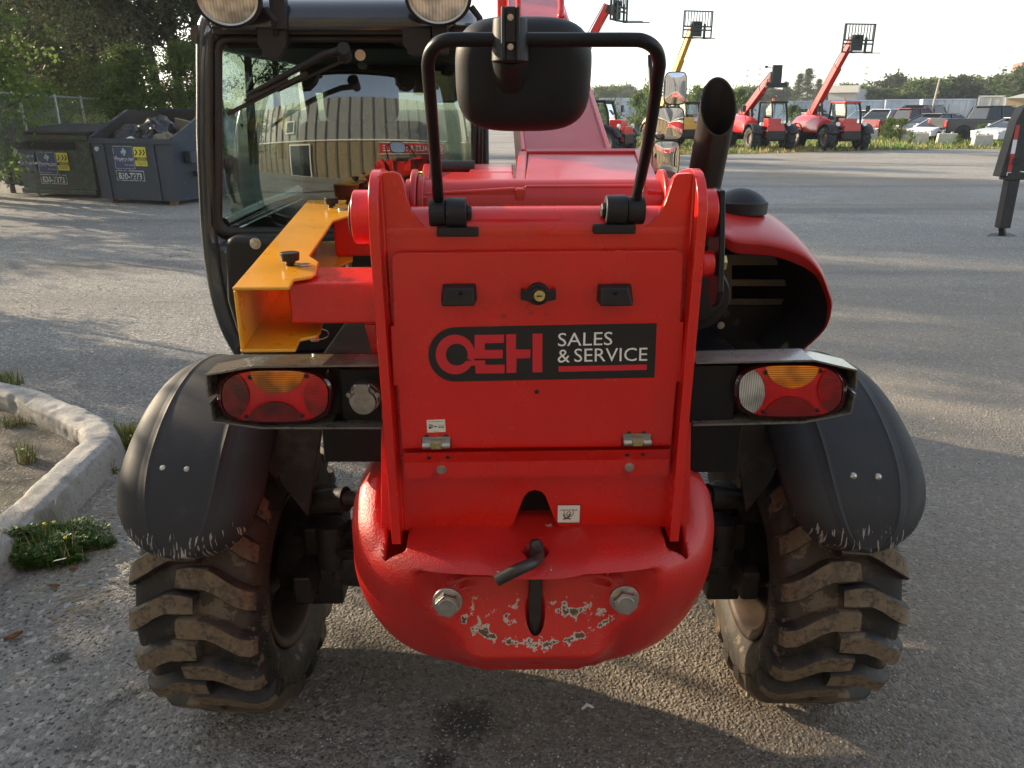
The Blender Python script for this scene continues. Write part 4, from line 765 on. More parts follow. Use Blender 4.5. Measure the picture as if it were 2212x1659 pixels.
# =====================================================================  THE YARD
def gmat(name):
    m = bpy.data.materials.new(name); m.use_nodes = True; nt = m.node_tree; N = nt.nodes; L = nt.links; b = N['Principled BSDF']
    tc = N.new('ShaderNodeTexCoord'); P = tc.outputs['Object']
    def noi(sc, det=5, ro=.6, dist=0):
        n = N.new('ShaderNodeTexNoise'); n.inputs['Scale'].default_value = sc; n.inputs['Detail'].default_value = det; n.inputs['Roughness'].default_value = ro; n.inputs['Distortion'].default_value = dist; L.new(P, n.inputs['Vector']); return n.outputs['Fac']
    def vor(sc):
        n = N.new('ShaderNodeTexVoronoi'); n.inputs['Scale'].default_value = sc; L.new(P, n.inputs['Vector']); return n
    def rg(s, a, c, lo=0, hi=1):
        r = N.new('ShaderNodeMapRange'); r.inputs[1].default_value = a; r.inputs[2].default_value = c; r.inputs[3].default_value = lo; r.inputs[4].default_value = hi; L.new(s, r.inputs[0]); return r.outputs[0]
    def mix(f, a, c, mode='MIX'):
        x = N.new('ShaderNodeMix'); x.data_type = 'RGBA'; x.blend_type = mode
        for k, q in ((0, f), (6, a), (7, c)):
            if isinstance(q, tuple): x.inputs[k].default_value = (*q, 1)
            elif isinstance(q, float): x.inputs[k].default_value = q
            else: L.new(q, x.inputs[k])
        return x.outputs[2]
    v1 = vor(95); v2 = vor(62); cr = N.new('ShaderNodeSeparateColor'); L.new(v1.outputs['Color'], cr.inputs[0]); cr2 = N.new('ShaderNodeSeparateColor'); L.new(v2.outputs['Color'], cr2.inputs[0])
    base = mix(rg(noi(.35, 6), .35, .65), (.18, .175, .165), (.26, .245, .215))
    base = mix(rg(noi(1.7, 5), .5, .72), base, (.135, .128, .118))
    base = mix(rg(cr.outputs[0], .0, 1., 0, .85), base, (.36, .345, .31)); base = mix(rg(cr.outputs[1], .88, .95), base, (.085, .083, .08)); base = mix(rg(cr2.outputs[0], .90, .92, 0, .85), base, (.50, .48, .43))
    # brown dirt trodden round the machine and in streaks over the yard
    sp = N.new('ShaderNodeSeparateXYZ'); L.new(P, sp.inputs[0])
    def mth(op, a, c=None):
        n = N.new('ShaderNodeMath'); n.operation = op
        for i, q in enumerate((a, c)):
            if q is None: continue
            if isinstance(q, (int, float)): n.inputs[i].default_value = q
            else: L.new(q, n.inputs[i])
        return n.outputs[0]
    dx = mth('MULTIPLY', mth('SUBTRACT', sp.outputs[0], .6), .55); dy = mth('MULTIPLY', mth('SUBTRACT', sp.outputs[1], .9), .62)
    dist = mth('SQRT', mth('ADD', mth('MULTIPLY', dx, dx), mth('MULTIPLY', dy, dy)))
    near = rg(mth('ADD', dist, mth('MULTIPLY', noi(2.2, 4), .9)), 1.6, .9)
    base = mix(mth('MULTIPLY', near, .68), base, mix(rg(cr.outputs[0], 0, 1), (.125, .09, .058), (.20, .155, .105)))
    base = mix(rg(noi(.16, 4, .55, .6), .50, .66, 0, .65), base, (.25, .20, .14))
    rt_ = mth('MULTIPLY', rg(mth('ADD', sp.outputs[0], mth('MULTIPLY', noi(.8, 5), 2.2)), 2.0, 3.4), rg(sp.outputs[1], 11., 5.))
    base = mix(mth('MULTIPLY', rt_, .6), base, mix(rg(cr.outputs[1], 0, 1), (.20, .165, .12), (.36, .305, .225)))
    # cracks in the asphalt and darker worn lanes
    wl = N.new('ShaderNodeMapping'); wl.inputs['Scale'].default_value = (.05, .45, 1); wl.inputs['Rotation'].default_value = (0, 0, .12); L.new(P, wl.inputs['Vector']); wn = N.new('ShaderNodeTexNoise'); wn.inputs['Scale'].default_value = 1.2; wn.inputs['Detail'].default_value = 5; wn.inputs['Distortion'].default_value = .5; L.new(wl.outputs[0], wn.inputs['Vector'])
    base = mix(rg(wn.outputs['Fac'], .50, .64, 0, .55), base, (.115, .11, .104))
    ck = N.new('ShaderNodeTexVoronoi'); ck.feature = 'DISTANCE_TO_EDGE'; ck.inputs['Scale'].default_value = .42; cm = N.new('ShaderNodeVectorMath'); cm.operation = 'MULTIPLY_ADD'; cn = N.new('ShaderNodeTexNoise'); cn.inputs['Scale'].default_value = 2.2; cn.inputs['Detail'].default_value = 5; L.new(P, cn.inputs['Vector']); L.new(cn.outputs['Color'], cm.inputs[0]); cm.inputs[1].default_value = (.7, .7, 0); L.new(P, cm.inputs[2]); L.new(cm.outputs[0], ck.inputs['Vector'])
    base = mix(mth('MULTIPLY', rg(ck.outputs['Distance'], .006, .002), mth('MULTIPLY', rg(noi(.5, 2), .5, .58), rg(sp.outputs[0], 1.2, .6))), base, (.05, .046, .04))
    # oil spots
    for x_, y_, r_ in ((Z(1005, 1558).x, Z(1005, 1558).y, .13), (Z(945, 1645).x, Z(945, 1645).y, .07), (Z(128, 1425).x, Z(128, 1425).y, .045)):
        ddx = mth('SUBTRACT', sp.outputs[0], x_); ddy = mth('SUBTRACT', sp.outputs[1], y_); dd = mth('SQRT', mth('ADD', mth('MULTIPLY', ddx, ddx), mth('MULTIPLY', ddy, ddy)))
        base = mix(rg(mth('ADD', dd, mth('MULTIPLY', mth('SUBTRACT', noi(14, 4), .5), r_*1.6)), r_, r_*.35, 0, .75), base, (.018, .014, .011))
    L.new(base, b.inputs['Base Color']); b.inputs['Roughness'].default_value = .82; b.inputs['Specular IOR Level'].default_value = .35
    h = mth('ADD', mth('MULTIPLY', rg(v1.outputs['Distance'], 0, .6, 1, 0), .5), mth('ADD', mth('MULTIPLY', rg(v2.outputs['Distance'], 0, .5, 1, 0), .5), mth('ADD', mth('MULTIPLY', noi(6), .9), mth('MULTIPLY', noi(220, 2), .35))))
    bp = N.new('ShaderNodeBump'); bp.inputs['Strength'].default_value = .95; bp.inputs['Distance'].default_value = .014; L.new(h, bp.inputs['Height']); L.new(bp.outputs[0], b.inputs['Normal'])
    return m
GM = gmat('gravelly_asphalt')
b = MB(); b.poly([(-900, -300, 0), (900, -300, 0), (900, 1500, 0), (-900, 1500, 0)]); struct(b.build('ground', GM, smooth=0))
# loose stones, far denser near the machine
def stones(name, n, dmax, smin, smax, mats, seed, pos=None):
    rnd = random.Random(seed); b = MB()
    for k in range(n):
        if pos: x, y_ = pos(rnd)
        else:
            a = rnd.uniform(-.66, .68); d = 1.25*math.exp(rnd.random()**.8*math.log(dmax/1.25)); x, y_ = CAM.x + d*math.sin(a), CAM.y + d*math.cos(a)
        s = rnd.uniform(smin, smax)*(1+.15*max(0, (abs(y_-CAM.y)-2))); s = min(s, smax*1.6); rz = rnd.uniform(0, 6.28); c, sn = math.cos(rz), math.sin(rz)
        pts = [(rnd.uniform(.6, 1), 0, .1), (0, rnd.uniform(.5, .9), 0), (-rnd.uniform(.6, 1), 0, .1), (0, -rnd.uniform(.5, .9), 0), (rnd.uniform(-.2, .3), rnd.uniform(-.2, .2), rnd.uniform(.35, .7)), (rnd.uniform(-.5, 0), rnd.uniform(-.3, .3), rnd.uniform(.3, .6))]
        b.m = rnd.choice(range(len(mats)))
        b.add([(x+s*(p[0]*c-p[1]*sn), y_+s*(p[0]*sn+p[1]*c), s*p[2]-.0008) for p in pts], [(0, 1, 4), (1, 5, 4), (1, 2, 5), (2, 3, 5), (3, 4, 5), (3, 0, 4)])
    return tag(b.build(name, mats, smooth=0), 'loose grey and pale gravel scattered over the yard', 'gravel', kind='stuff')
smats = [mat('stone_grey', (.25, .24, .225), .8), mat('stone_pale', (.46, .45, .42), .75), mat('stone_dark', (.12, .115, .11), .8), mat('stone_brown', (.26, .205, .145), .85), mat('stone_mid', (.31, .30, .28), .8), mat('stone_grey_b', (.21, .20, .19), .8)]
stones('gravel', 60000, 20, .0020, .0068, smats, 5)
g_ = stones('gravel', 12000, 4, .0022, .0072, [MATS['stone_brown'], mat('stone_tan', (.34, .27, .19), .8), MATS['stone_grey'], MATS['stone_mid']], 8, pos=lambda r: (r.gauss(.5, .9), r.uniform(-.5, 2.6))); tag(g_, 'brownish loose gravel around and under the machine')
# ---- kerb, island, weeds
kc = [Z(u, v, .14) for u, v in ((-420, 775), (-120, 815), (40, 845), (100, 870), (165, 897), (205, 922), (212, 945), (190, 965), (115, 1035), (45, 1100), (-50, 1180), (-200, 1300), (-520, 1560))]
kc = [V((p.x, p.y, 0)) for p in kc]; kp_ = curve_pts(kc, 6)
b = MB(); prof = [(-.085, -.02), (-.085, .085), (-.078, .125), (-.05, .142), (.05, .145), (.082, .128), (.096, .09), (.115, -.02)]
def kerbf(i, j):
    k = i*(len(kp_)-1); k0 = min(int(k), len(kp_)-2); p = kp_[k0].lerp(kp_[k0+1], k-k0); t = (kp_[min(k0+2, len(kp_)-1)]-kp_[max(k0-1, 0)]).normalized(); nrm = V((-t.y, t.x, 0))
    jj = j*(len(prof)-1); j0 = min(int(jj), len(prof)-2); f = jj-j0; ox = prof[j0][0]*(1-f)+prof[j0+1][0]*f; oz = prof[j0][1]*(1-f)+prof[j0+1][1]*f
    q_ = p + nrm*ox + V((0, 0, oz)); n_ = noise.noise(q_*6)*.008 + noise.noise(q_*24)*.005 + min(0, noise.noise(q_*11)+.25)*.05; return q_ + (nrm*(1 if ox > 0 else -1)*.6 + V((0, 0, .8 if oz > .05 else 0)))*n_
b.grid(kerbf, 260, 36)
conc = mat('old_concrete', (.36, .35, .33), .85, var=(3, .2), bump=(110, .8, .004), dirt=[(60, .5, .66, (.22, .21, .195)), (3, .52, .75, (.20, .185, .155)), (130, .62, .68, (.55, .54, .52))])
struct(b.build('kerb', conc, smooth=60, fix=True))
b = MB(); isl = [p + V((-.05, -.02, .035)) for p in kp_[4:-2]]; b.poly(isl + [V((isl[-1].x-4, isl[-1].y, .035)), V((isl[0].x-4, isl[0].y+1, .035))])
soil = mat('island_soil', (.12, .105, .085), .95, var=(9, .45), bump=(60, 1., .012), dirt=[(70, .58, .62, (.26, .25, .23)), (2.5, .55, .7, (.05, .075, .02))])
struct(b.build('island_soil_ground', soil, smooth=0))
leafg = mat('weed_leaf', (.055, .13, .018), .55, var=(30, .4), spec=.3); leafy = mat('weed_leaf_light', (.13, .20, .03), .55, var=(30, .3)); dryg = mat('dry_straw', (.42, .33, .18), .8); ylw = mat('flower_yellow', (.85, .62, .03), .6); dead = mat('dead_leaf', (.26, .12, .045), .8, var=(60, .4))
def clover(name, loc, rx, ry, h, n, seed, label, grass=.2, flowers=0, mats=None, ls=.008, rz=0):
    rnd = random.Random(seed); b = MB(); cs, sn = math.cos(rz), math.sin(rz)
    for k in range(n):
        a = rnd.uniform(0, 6.28); r = rnd.random()**.6*(.78+.5*noise.noise(V((math.cos(a)*2.2, math.sin(a)*2.2, seed*3.1)))+.25*noise.noise(V((math.cos(a)*7, math.sin(a)*7, seed)))); x0, y0_ = r*rx*math.cos(a), r*ry*math.sin(a); x, y_ = x0*cs-y0_*sn, x0*sn+y0_*cs; z = h*(1-r*r*.8)*rnd.random()**.7*(.6+.8*noise.noise(V((x*9, y_*9, seed)))+.3); z = max(z, .004)
        if rnd.random() < grass:
            b.m = 1 if rnd.random() < .6 else 2; L_ = h*rnd.uniform(.5, 1.6); e = V((rnd.uniform(-.4, .4)*L_, rnd.uniform(-.4, .4)*L_, L_)); p = V((x, y_, 0)); w_ = V((rnd.uniform(-1, 1), rnd.uniform(-1, 1), 0)).normalized()*ls*.22
            b.add([p-w_, p+w_, p+e*.6+w_*.7, p+e, p+e*.6-w_*.7], [(0, 1, 2, 3, 4)])
        else:
            b.m = 0 if rnd.random() < .75 else 1; s = ls*rnd.uniform(.6, 1.3)
            for q in range(3):
                t = 2.1*q + rnd.random()*6; d = V((math.cos(t), math.sin(t), rnd.uniform(-.2, .5))); sd = V((-math.sin(t), math.cos(t), rnd.uniform(-.4, .4))); p = V((x, y_, z))
                b.add([p, p+d*s*.6+sd*s*.45, p+d*s*1.2, p+d*s*.6-sd*s*.45], [(0, 1, 2, 3)])
    for k in range(flowers):
        b.m = 3; a = rnd.uniform(0, 6.28); r = rnd.uniform(.1, .8); b.ell((r*rx*math.cos(a), r*ry*math.sin(a), h*(1.15-r*.5)), (.008, .008, .006), 6, 4)
    o = b.build(name, mats or [leafg, leafy, dryg, ylw], smooth=0); o.location = loc; return tag(o, label, 'weed', 'weeds growing round the kerb')
g0 = Z(85, 1200); clover('weed_clump', (g0.x, g0.y, 0), .30, .20, .13, 10000, 1, 'largest clump of clover like weeds beside the near side of the kerb', .025, 4, ls=.009, rz=.5)
g0 = Z(225, 1020); clover('weed_clump', (g0.x-.02, g0.y, 0), .10, .05, .06, 260, 2, 'small sparse tuft of weeds at the foot of the kerb face', .5, 0, ls=.012)
g0 = Z(268, 965); clover('weed_clump', (g0.x+.02, g0.y+.05, 0), .20, .14, .075, 3200, 3, 'bushy tuft of grass and weeds round the outer corner of the kerb', .5, 3, ls=.012)
g0 = Z(20, 855); clover('weed_clump', (g0.x-.15, g0.y, .03), .24, .20, .085, 3600, 4, 'tall green grass clump at the far end of the kerb by the photo edge', .5, 0, ls=.012)
g0 = Z(62, 1010); clover('weed_clump', (g0.x, g0.y, .03), .07, .05, .10, 120, 6, 'thin weed seedling on the bare soil inside the kerb', .7, 0, ls=.011)
g0 = Z(30, 930); clover('weed_clump', (g0.x, g0.y, .03), .12, .08, .05, 160, 8, 'low yellowish grass tuft on the soil island behind the kerb', .8, 0, ls=.011)
rnd = random.Random(11)
b = MB()
for k in range(150):
    u, v = (rnd.gauss(150, 70), rnd.gauss(1290, 45)) if k < 80 else (rnd.gauss(215, 35), rnd.gauss(1100, 45)); u = max(u, -20)
    p = Z(u, v, .004); a = rnd.gauss(.5, .5); L_ = rnd.uniform(.02, .10); b.bar(p, p + V((math.cos(a)*L_, math.sin(a)*L_, rnd.uniform(-.002, .01))), .0016, .0012)
tag(b.build('straw', dryg, smooth=0), 'dry straw stalks strewn on the asphalt beside the kerb', 'straw', kind='stuff')
for k, (u, v, s, lb) in enumerate(((118, 1268, .022, 'curled brown dead leaf lying left under the large weed clump'), (160, 1228, .022, 'tan dead leaf at the right edge of the large weed clump'), (185, 1125, .02, 'brown dead leaf at the right end of the leaf litter under the kerb'), (30, 1378, .03, 'reddish brown dead leaf near the lower left photo edge'), (140, 1118, .018, 'pale folded dead leaf close to the kerb face'))):
    p = Z(u, v, .006); b = MB(); a = k*1.3; b.grid(lambda i, j: V(((i*2-1)*s*math.cos(a) - (j*2-1)*s*.5*(1-(2*i-1)**2)*math.sin(a), (i*2-1)*s*math.sin(a) + (j*2-1)*s*.5*(1-(2*i-1)**2)*math.cos(a), .35*s*(2*j-1)**2+.2*s*(2*i-1)**2)), 9, 5); o = b.build('dead_leaf', dead); o.location = p; tag(o, lb, 'leaf', 'dead leaves on the ground by the kerb')
p = Z(128, 1212, .07); b = MB(); b.prism([(-.022, -.004, 0), (.02, .006, .006), (.024, .012, .006), (-.02, .004, 0)], (0, 0, .002)); o = b.build('litter_strip', white); o.location = p; tag(o, 'small white strip of litter lying on the weeds', 'litter')
p = Z(1270, 1531, .003); b = MB(); b.prism([(-.018, -.006, 0), (.0, .006, .004), (.012, .001, 0), (.02, .003, 0), (.013, .014, 0), (-.002, .018, .004), (-.02, .002, 0)], (0, 0, .002)); o = b.build('paper_scrap', white); o.location = p; tag(o, 'small white scrap of paper on the brown gravel behind the machine', 'litter')
# ---- dumpsters
def dumpster(tagargs, fl, fr, hf, depth, mat_, build_more, hb=None):
    fl, fr = V(fl), V(fr); ax = (fr-fl); W = ax.length; ang = math.atan2(ax.y, ax.x); root = empty('dumpster', fl, ang); tag(root, *tagargs); build_more(root, W); return root
rust = (.055, .038, .028)
dblue = mat('dumpster_blue', (.016, .027, .050), .5, var=(1.5, .3), col2=(.018, .027, .036), bump=(8, .3, .01), dirt=[(4, .60, .68, rust), (11, .64, .70, (.10, .13, .16))])
dgreen = mat('dumpster_green', (.030, .085, .055), .55, var=(1.5, .3), bump=(8, .3, .01), dirt=[(7, .47, .52, (.040, .030, .022)), (1.6, .54, .62, (.05, .042, .03))])
dark_in = mat('dumpster_inside', (.035, .026, .02), .8, var=(2, .4)); lid = mat('dumpster_lid', (.05, .05, .055), .6, var=(2, .3)); navy = mat('sticker_navy', (.025, .04, .11), .5, dirt=[(6, .66, .7, (.05, .045, .04))])
yst = mat('sticker_yellow', (.62, .55, .03), .5, dirt=[(5, .64, .7, (.3, .12, .03))]); wst = mat('worn_white', (.50, .52, .52), .6, dirt=[(22, .54, .58, (.05, .06, .08))]); mint = mat('logo_mint', (.42, .55, .5), .6, dirt=[(20, .54, .6, (.05, .06, .08))])
def stickers(root, W, x0, z1, s, y_, crossed=False, number='830-7373'):
    def q(mb, xa, za, xb, zb, yy): mb.prism([(xa, yy, za), (xb, yy, za), (xb, yy, zb), (xa, yy, zb)], (0, .001, 0))
    b = MB(); q(b, x0, z1-.44*s, x0+.50*s, z1, y_-.002); n = b.build('company_sticker', navy, root, smooth=0)
    b = MB(); t = .008*s
    for xa, za, xb, zb in ((x0+.01, z1-.43*s, x0+.49*s, z1-.43*s+t), (x0+.01, z1-.01-t, x0+.49*s, z1-.01), (x0+.01, z1-.43*s, x0+.01+t, z1-.01), (x0+.49*s-t, z1-.43*s, x0+.49*s, z1-.01)): q(b, xa, za, xb, zb, y_-.0035)
    text_on(b, 'Progressive', (x0+.04*s, y_-.0035, z1-.32*s), (x0+.47*s, y_-.0035, z1-.32*s), (x0+.04*s, y_-.0035, z1-.20*s), .02); text_on(b, 'Waste Solutions', (x0+.24*s, y_-.0035, z1-.37*s), (x0+.47*s, y_-.0035, z1-.37*s), (x0+.24*s, y_-.0035, z1-.335*s)); b.build('sticker_print', wst, n, smooth=0)
    b = MB(); cx = x0+.26*s; cz = z1-.12*s
    for dx, dz, r in ((-.035, 0, .03), (.03, .01, .035), (0, .045, .028), (.01, -.045, .022)): b.prism([(cx+dx*s+r*s*math.cos(R(a)), y_-.0034, cz+dz*s+r*s*math.sin(R(a))*1.1) for a in range(0, 360, 60)], (0, .0005, 0))
    b.build('sticker_emblem', mint, n, smooth=0)
    b = MB(); q(b, x0+.51*s, z1-.37*s, x0+.80*s, z1-.02*s, y_-.002); y2_ = b.build('caution_sticker', yst, root, smooth=0)
    b = MB(); q(b, x0+.515*s, z1-.27*s, x0+.795*s, z1-.21*s, y_-.0035)
    for xx in (.56, .66, .74): b.tube([(x0+xx*s, y_-.003, z1-.07*s), (x0+(xx+.03)*s, y_-.003, z1-.12*s), (x0+(xx-.02)*s, y_-.003, z1-.17*s)], .012*s, 5)
    for kk in range(3): q(b, x0+.54*s, z1-(.295+.022*kk)*s, x0+.77*s, z1-(.288+.022*kk)*s, y_-.0032)
    b.build('sticker_band', ink, y2_, smooth=0); b = MB(); text_on(b, 'CAUTION', (x0+.57*s, y_-.005, z1-.265*s), (x0+.77*s, y_-.005, z1-.265*s), (x0+.57*s, y_-.005, z1-.22*s), .02); b.build('sticker_word', yst, y2_, smooth=0)
    b = MB(); zz = z1-.47*s; t = .012*s
    for xa, za, xb, zb in ((x0, zz, x0+.68*s, zz+t), (x0, zz-.18*s, x0+.68*s, zz-.18*s+t), (x0, zz-.18*s, x0+t, zz+t), (x0+.68*s-t, zz-.18*s, x0+.68*s, zz+t)): q(b, xa, za, xb, zb, y_-.002)
    text_on(b, number, (x0+.05*s, y_-.002, zz-.155*s), (x0+.62*s, y_-.002, zz-.155*s), (x0+.05*s, y_-.002, zz-.03*s), .03); b.build('phone_number', wst, root, smooth=0)
def blue_parts(root, W):
    D = 1.85; hf, hb_ = 1.22, 1.72
    b = MB(); b.poly([(0, 0, .08), (W, 0, .08), (W+.12, -.02, hf), (-.0, -.02, hf)]); b.poly([(0, 0, .08), (0, -.02, hf), (0, D*.55, hb_), (0, D, hb_-.02), (0, D, .08)]); b.poly([(W, 0, .08), (W, D, .08), (W+.12, D, hb_-.02), (W+.12, D*.55, hb_), (W+.12, -.02, hf)]); b.poly([(0, D, .08), (0, D, hb_-.02), (W+.12, D, hb_-.02), (W, D, .08)]); b.poly([(0, 0, .08), (0, D, .08), (W, D, .08), (W, 0, .08)])
    o = b.build('hull', [dblue, dark_in], root, smooth=0); md = o.modifiers.new('s', 'SOLIDIFY'); md.thickness = .03; md.offset = -1; md.material_offset = 1
    b = MB(); b.bar((-.03, -.035, hf-.05), (W+.15, -.035, hf-.05), .05, .10); b.bar((0, -.03, hf), (0, D*.55, hb_), .06, .05); b.bar((W+.12, -.03, hf), (W+.12, D*.55, hb_), .06, .05); b.bar((-.03, D, hb_), (W+.15, D, hb_), .05, .06); b.split('rim', dblue, root, bevel=.006)
    b = MB(); 
    for xx in (.28, W-.35): b.bar((xx, -.01, .1), (xx, -.025, hf-.1), .06, .03)
    b.split('stiffener', dblue, root)
    b = MB(); b.prism([(W+.10, .25, .78), (W+.10, 1.5, .78), (W+.10, 1.5, 1.0), (W+.10, .25, 1.0)], (.16, 0, 0)); b.prism([(W+.08, .45, .52), (W+.08, 1.4, .52), (W+.08, 1.4, .62), (W+.08, .45, .62)], (.14, 0, 0)); b.split('lift_pocket', dblue, root, bevel=.01)
    b = MB(); b.box((.18, .1, .04), (.12, .12, .1)); b.box((W-.15, .1, .04), (.12, .12, .1)); b.split('foot', mat('wood_foot', (.16, .09, .05), .8), root); b = MB(); b.ell((.12, -.03, hf-.2), (.06, .006, .05), 10, 6); b.build('old_sticker', wst, root)
    stickers(root, W, .50, hf-.13, 1.0, -.022)
fl, fr = Z(221.7, 437), Z(383, 445); bl_root = dumpster(('open dark blue steel dumpster with slanted top full of black bags', 'dumpster'), fl, fr, 1.2, 1.8, dblue, blue_parts)
def green_parts(root, W):
    D = 1.5; hf = 1.28
    b = MB(); b.poly([(.05, 0, .06), (W, 0, .06), (W, -.0, hf), (-.05, -.0, hf)]); b.poly([(.05, 0, .06), (-.05, 0, hf), (-.05, D, hf+.12), (.05, D, .06)]); b.poly([(W, 0, .06), (W, D, .06), (W, D, hf+.12), (W, 0, hf)]); b.poly([(.05, D, .06), (-.05, D, hf+.12), (W, D, hf+.12), (W, D, .06)]); o = b.build('hull', dgreen, root, smooth=0); md = o.modifiers.new('s', 'SOLIDIFY'); md.thickness = .02
    b = MB(); b.prism([(-.10, -.06, hf), (W+.05, -.06, hf), (W+.05, D+.03, hf+.13), (-.10, D+.03, hf+.13)], (0, 0, .035)); b.build('lid', lid, root, bevel=.008)
    b = MB(); b.box((W*.42, -.02, hf-.25), (W*.78, .02, .15)); b.build('slot', hole, root); b = MB(); b.bar((-.05, -.03, hf-.08), (W+.0, -.03, hf-.08), .05, .10); b.bar((0.02, -.03, .12), (W, -.03, .12), .04, .10); b.split('rim', dgreen, root, bevel=.006)
    b = MB(); b.ell((.04, -.025, hf-.36), (.06, .006, .06), 10, 6); b.build('old_sticker', wst, root)
    b = MB(); q_ = [(.06, -.022, hf-.78), (.50, -.022, hf-.78), (.50, -.022, hf-.38), (.06, -.022, hf-.38)]; b.prism(q_, (0, .001, 0)); n = b.build('cardboard_sticker', navy, root, smooth=0); b = MB()
    for k, tx in enumerate(('Corrugated', 'Cardboard', 'Only')): text_on(b, tx, (.10, -.024, hf-.50-.13*k), ((.48, .46, .30)[k], -.024, hf-.50-.13*k), (.10, -.024, hf-.41-.13*k), .01)
    b.build('sticker_print', wst, n, smooth=0); stickers(root, W, .55, hf-.36, 1.0, -.021, number='830-7373')
fl, fr = Z(53, 423), Z(214, 429); gr_root = dumpster(('closed rusty green dumpster with dark lid and front slot', 'dumpster'), fl, fr, 1.2, 1.5, dgreen, green_parts)
bagm = mat('bin_bag', (.012, .012, .014), .3, coat=.3, bump=(7, 1., .05)); 
def lump(name, m, loc, r, seed, label, cat, sq=(1, 1, 1), amp=.25, fr_=2.5):
    b = MB(); b.grid(lambda i, j: (lambda p: V((p.x*sq[0], p.y*sq[1], p.z*sq[2]))*r*(1+amp*noise.noise(p*fr_+V((seed, 0, 0)))+amp*.4*noise.noise(p*fr_*3+V((seed, 3, 0)))))(V((math.cos(2*PI*i)*math.sin(PI*j), math.sin(2*PI*i)*math.sin(PI*j), math.cos(PI*j)))), 40, 24, closeu=True)
    o = b.build(name, m, smooth=60, fix=True); o.location = loc; return tag(o, label, cat)
MBL = Matrix.Translation(bl_root.location) @ Matrix.Rotation(bl_root.rotation_euler.z, 4, 'Z')
tag(lump('bin_bag', bagm, MBL @ V((.48, .6, 1.18)), .33, 3, 'slumped black bin bag on the left inside the blue dumpster', 'bin bag', (1.2, 1, .8)), group='bin bags in the dumpster'); tag(lump('bin_bag', bagm, MBL @ V((1.02, .7, 1.25)), .38, 8, 'bulging black bin bag in the middle of the blue dumpster', 'bin bag', (1, 1, .9)), group='bin bags in the dumpster')
lump('insulation_chunk', mat('insulation', (.26, .23, .16), .95, bump=(30, .8, .02)), MBL @ V((1.38, .45, 1.12)), .26, 5, 'torn chunk of beige insulation in the blue dumpster', 'insulation', (1, .7, .7), .4, 5)
b = MB(); b.box((0, 0, 0), (.42, .05, .34)); o = b.build('board_offcut', mat('board', (.24, .19, .13), .85, var=(8, .3)), bevel=.005); o.location = MBL @ V((1.55, .85, 1.38)); o.rotation_euler = (R(20), R(12), bl_root.rotation_euler.z+.2); tag(o, 'brown board offcut standing behind the insulation in the blue dumpster', 'board')
b = MB(); b.prism([(-.14, 0, 0), (.12, 0, 0), (.0, .05, .07)], (0, .1, 0)); o = b.build('paper_sheet', white); o.location = MBL @ V((.80, .12, 1.18)); tag(o, 'crumpled white paper at the front edge inside the blue dumpster', 'paper')
# ---- chain link fence along the left of the yard
galv = mat('galvanised', (.34, .35, .36), .45, .6)
def fence(p1, p2, h, post_step, label, cell=.09, wire=.004, name='chain_link_fence'):
    p1, p2 = V((p1.x, p1.y, 0)), V((p2.x, p2.y, 0)); L_ = (p2-p1).length; d = (p2-p1)/L_; root = tag(empty(name, p1), label, 'fence'); b = MB(); b.tube([V((0, 0, h)), d*L_ + V((0, 0, h))], .022, 8); b.build('top_rail', galv, root)
    for k in range(int(L_/post_step)+1): b = MB(); b.cyl(d*(k*post_step), d*(k*post_step) + V((0, 0, h+.05)), .03, None, 8); b.build('post', galv, root)
    b = MB(); n = int((L_+h)/cell); nr = d.cross(V((0, 0, 1)))*wire
    for k in range(n):
        s = k*cell
        for sg in (1, -1):
            s0, s1 = (s-h, s) if sg > 0 else (s, s-h); z0_, z1_ = 0, h
            if s0 < 0: z0_ = -s0 if sg > 0 else 0; s0 = 0 if sg > 0 else s0
            if s1 < 0 and sg < 0: z1_ = h+s1; s1 = 0
            if s0 < 0 or s1 > L_ or s0 > L_: continue
            a, c = d*s0 + V((0, 0, z0_)), d*s1 + V((0, 0, z1_)); w_ = V((0, 0, wire)); b.add([a-w_, a+w_, c+w_, c-w_], [(0, 1, 2, 3)])
    b.build('wire_mesh', galv, root, smooth=0); return root
pA, pB = Z(40, 201, 2.05), Z(283, 216.7, 2.05); dAB = (pB-pA).normalized(); fence(pA - dAB*9, pB + dAB*14, 2.03, 3., 'grey chain link fence with top rail between the trees and dumpsters')
# =====================================================================  BACKGROUND MACHINES AND CARS
bgtyre = mat('far_tyre', (.022, .021, .021), .8, bump=(20, .3, .01)); lampw = mat('lamp_glass', (.7, .7, .66), .15, coat=.5); lampr = mat('car_tail_lamp', (.45, .01, .01), .2, coat=.5); ora = mat('beacon_orange', (.75, .18, .01), .3, coat=.3); bgred = mat('far_red_paint', (.50, .014, .014), .3, coat=.4, var=(1, .2)); bgyel = mat('far_yellow_paint', (.62, .36, .03), .35, coat=.3, var=(1, .2)); bgrim = mat('far_rim', (.20, .16, .13), .5, var=(3, .3))
def bgwheel(par, loc, Ro, W, rimm_=None):
    t = tyre_mesh(Ro, W, Ro*.55, nl=14, lh=.05, fine=False, hairs=False); w = t.build('wheel', [bgtyre, bgtyre], par, smooth=40); w.location = loc
    r = MB(); r.lathe([(Ro*.56, -.42*W), (Ro*.50, -.36*W), (Ro*.46, -.12*W), (Ro*.16, -.10*W), (0, -.16*W), (0, .16*W), (Ro*.16, .10*W), (Ro*.46, .12*W), (Ro*.50, .36*W), (Ro*.56, .42*W)], (0, 0, 0), 'x', 28); r.build('rim', rimm_ or bgrim, w); return w
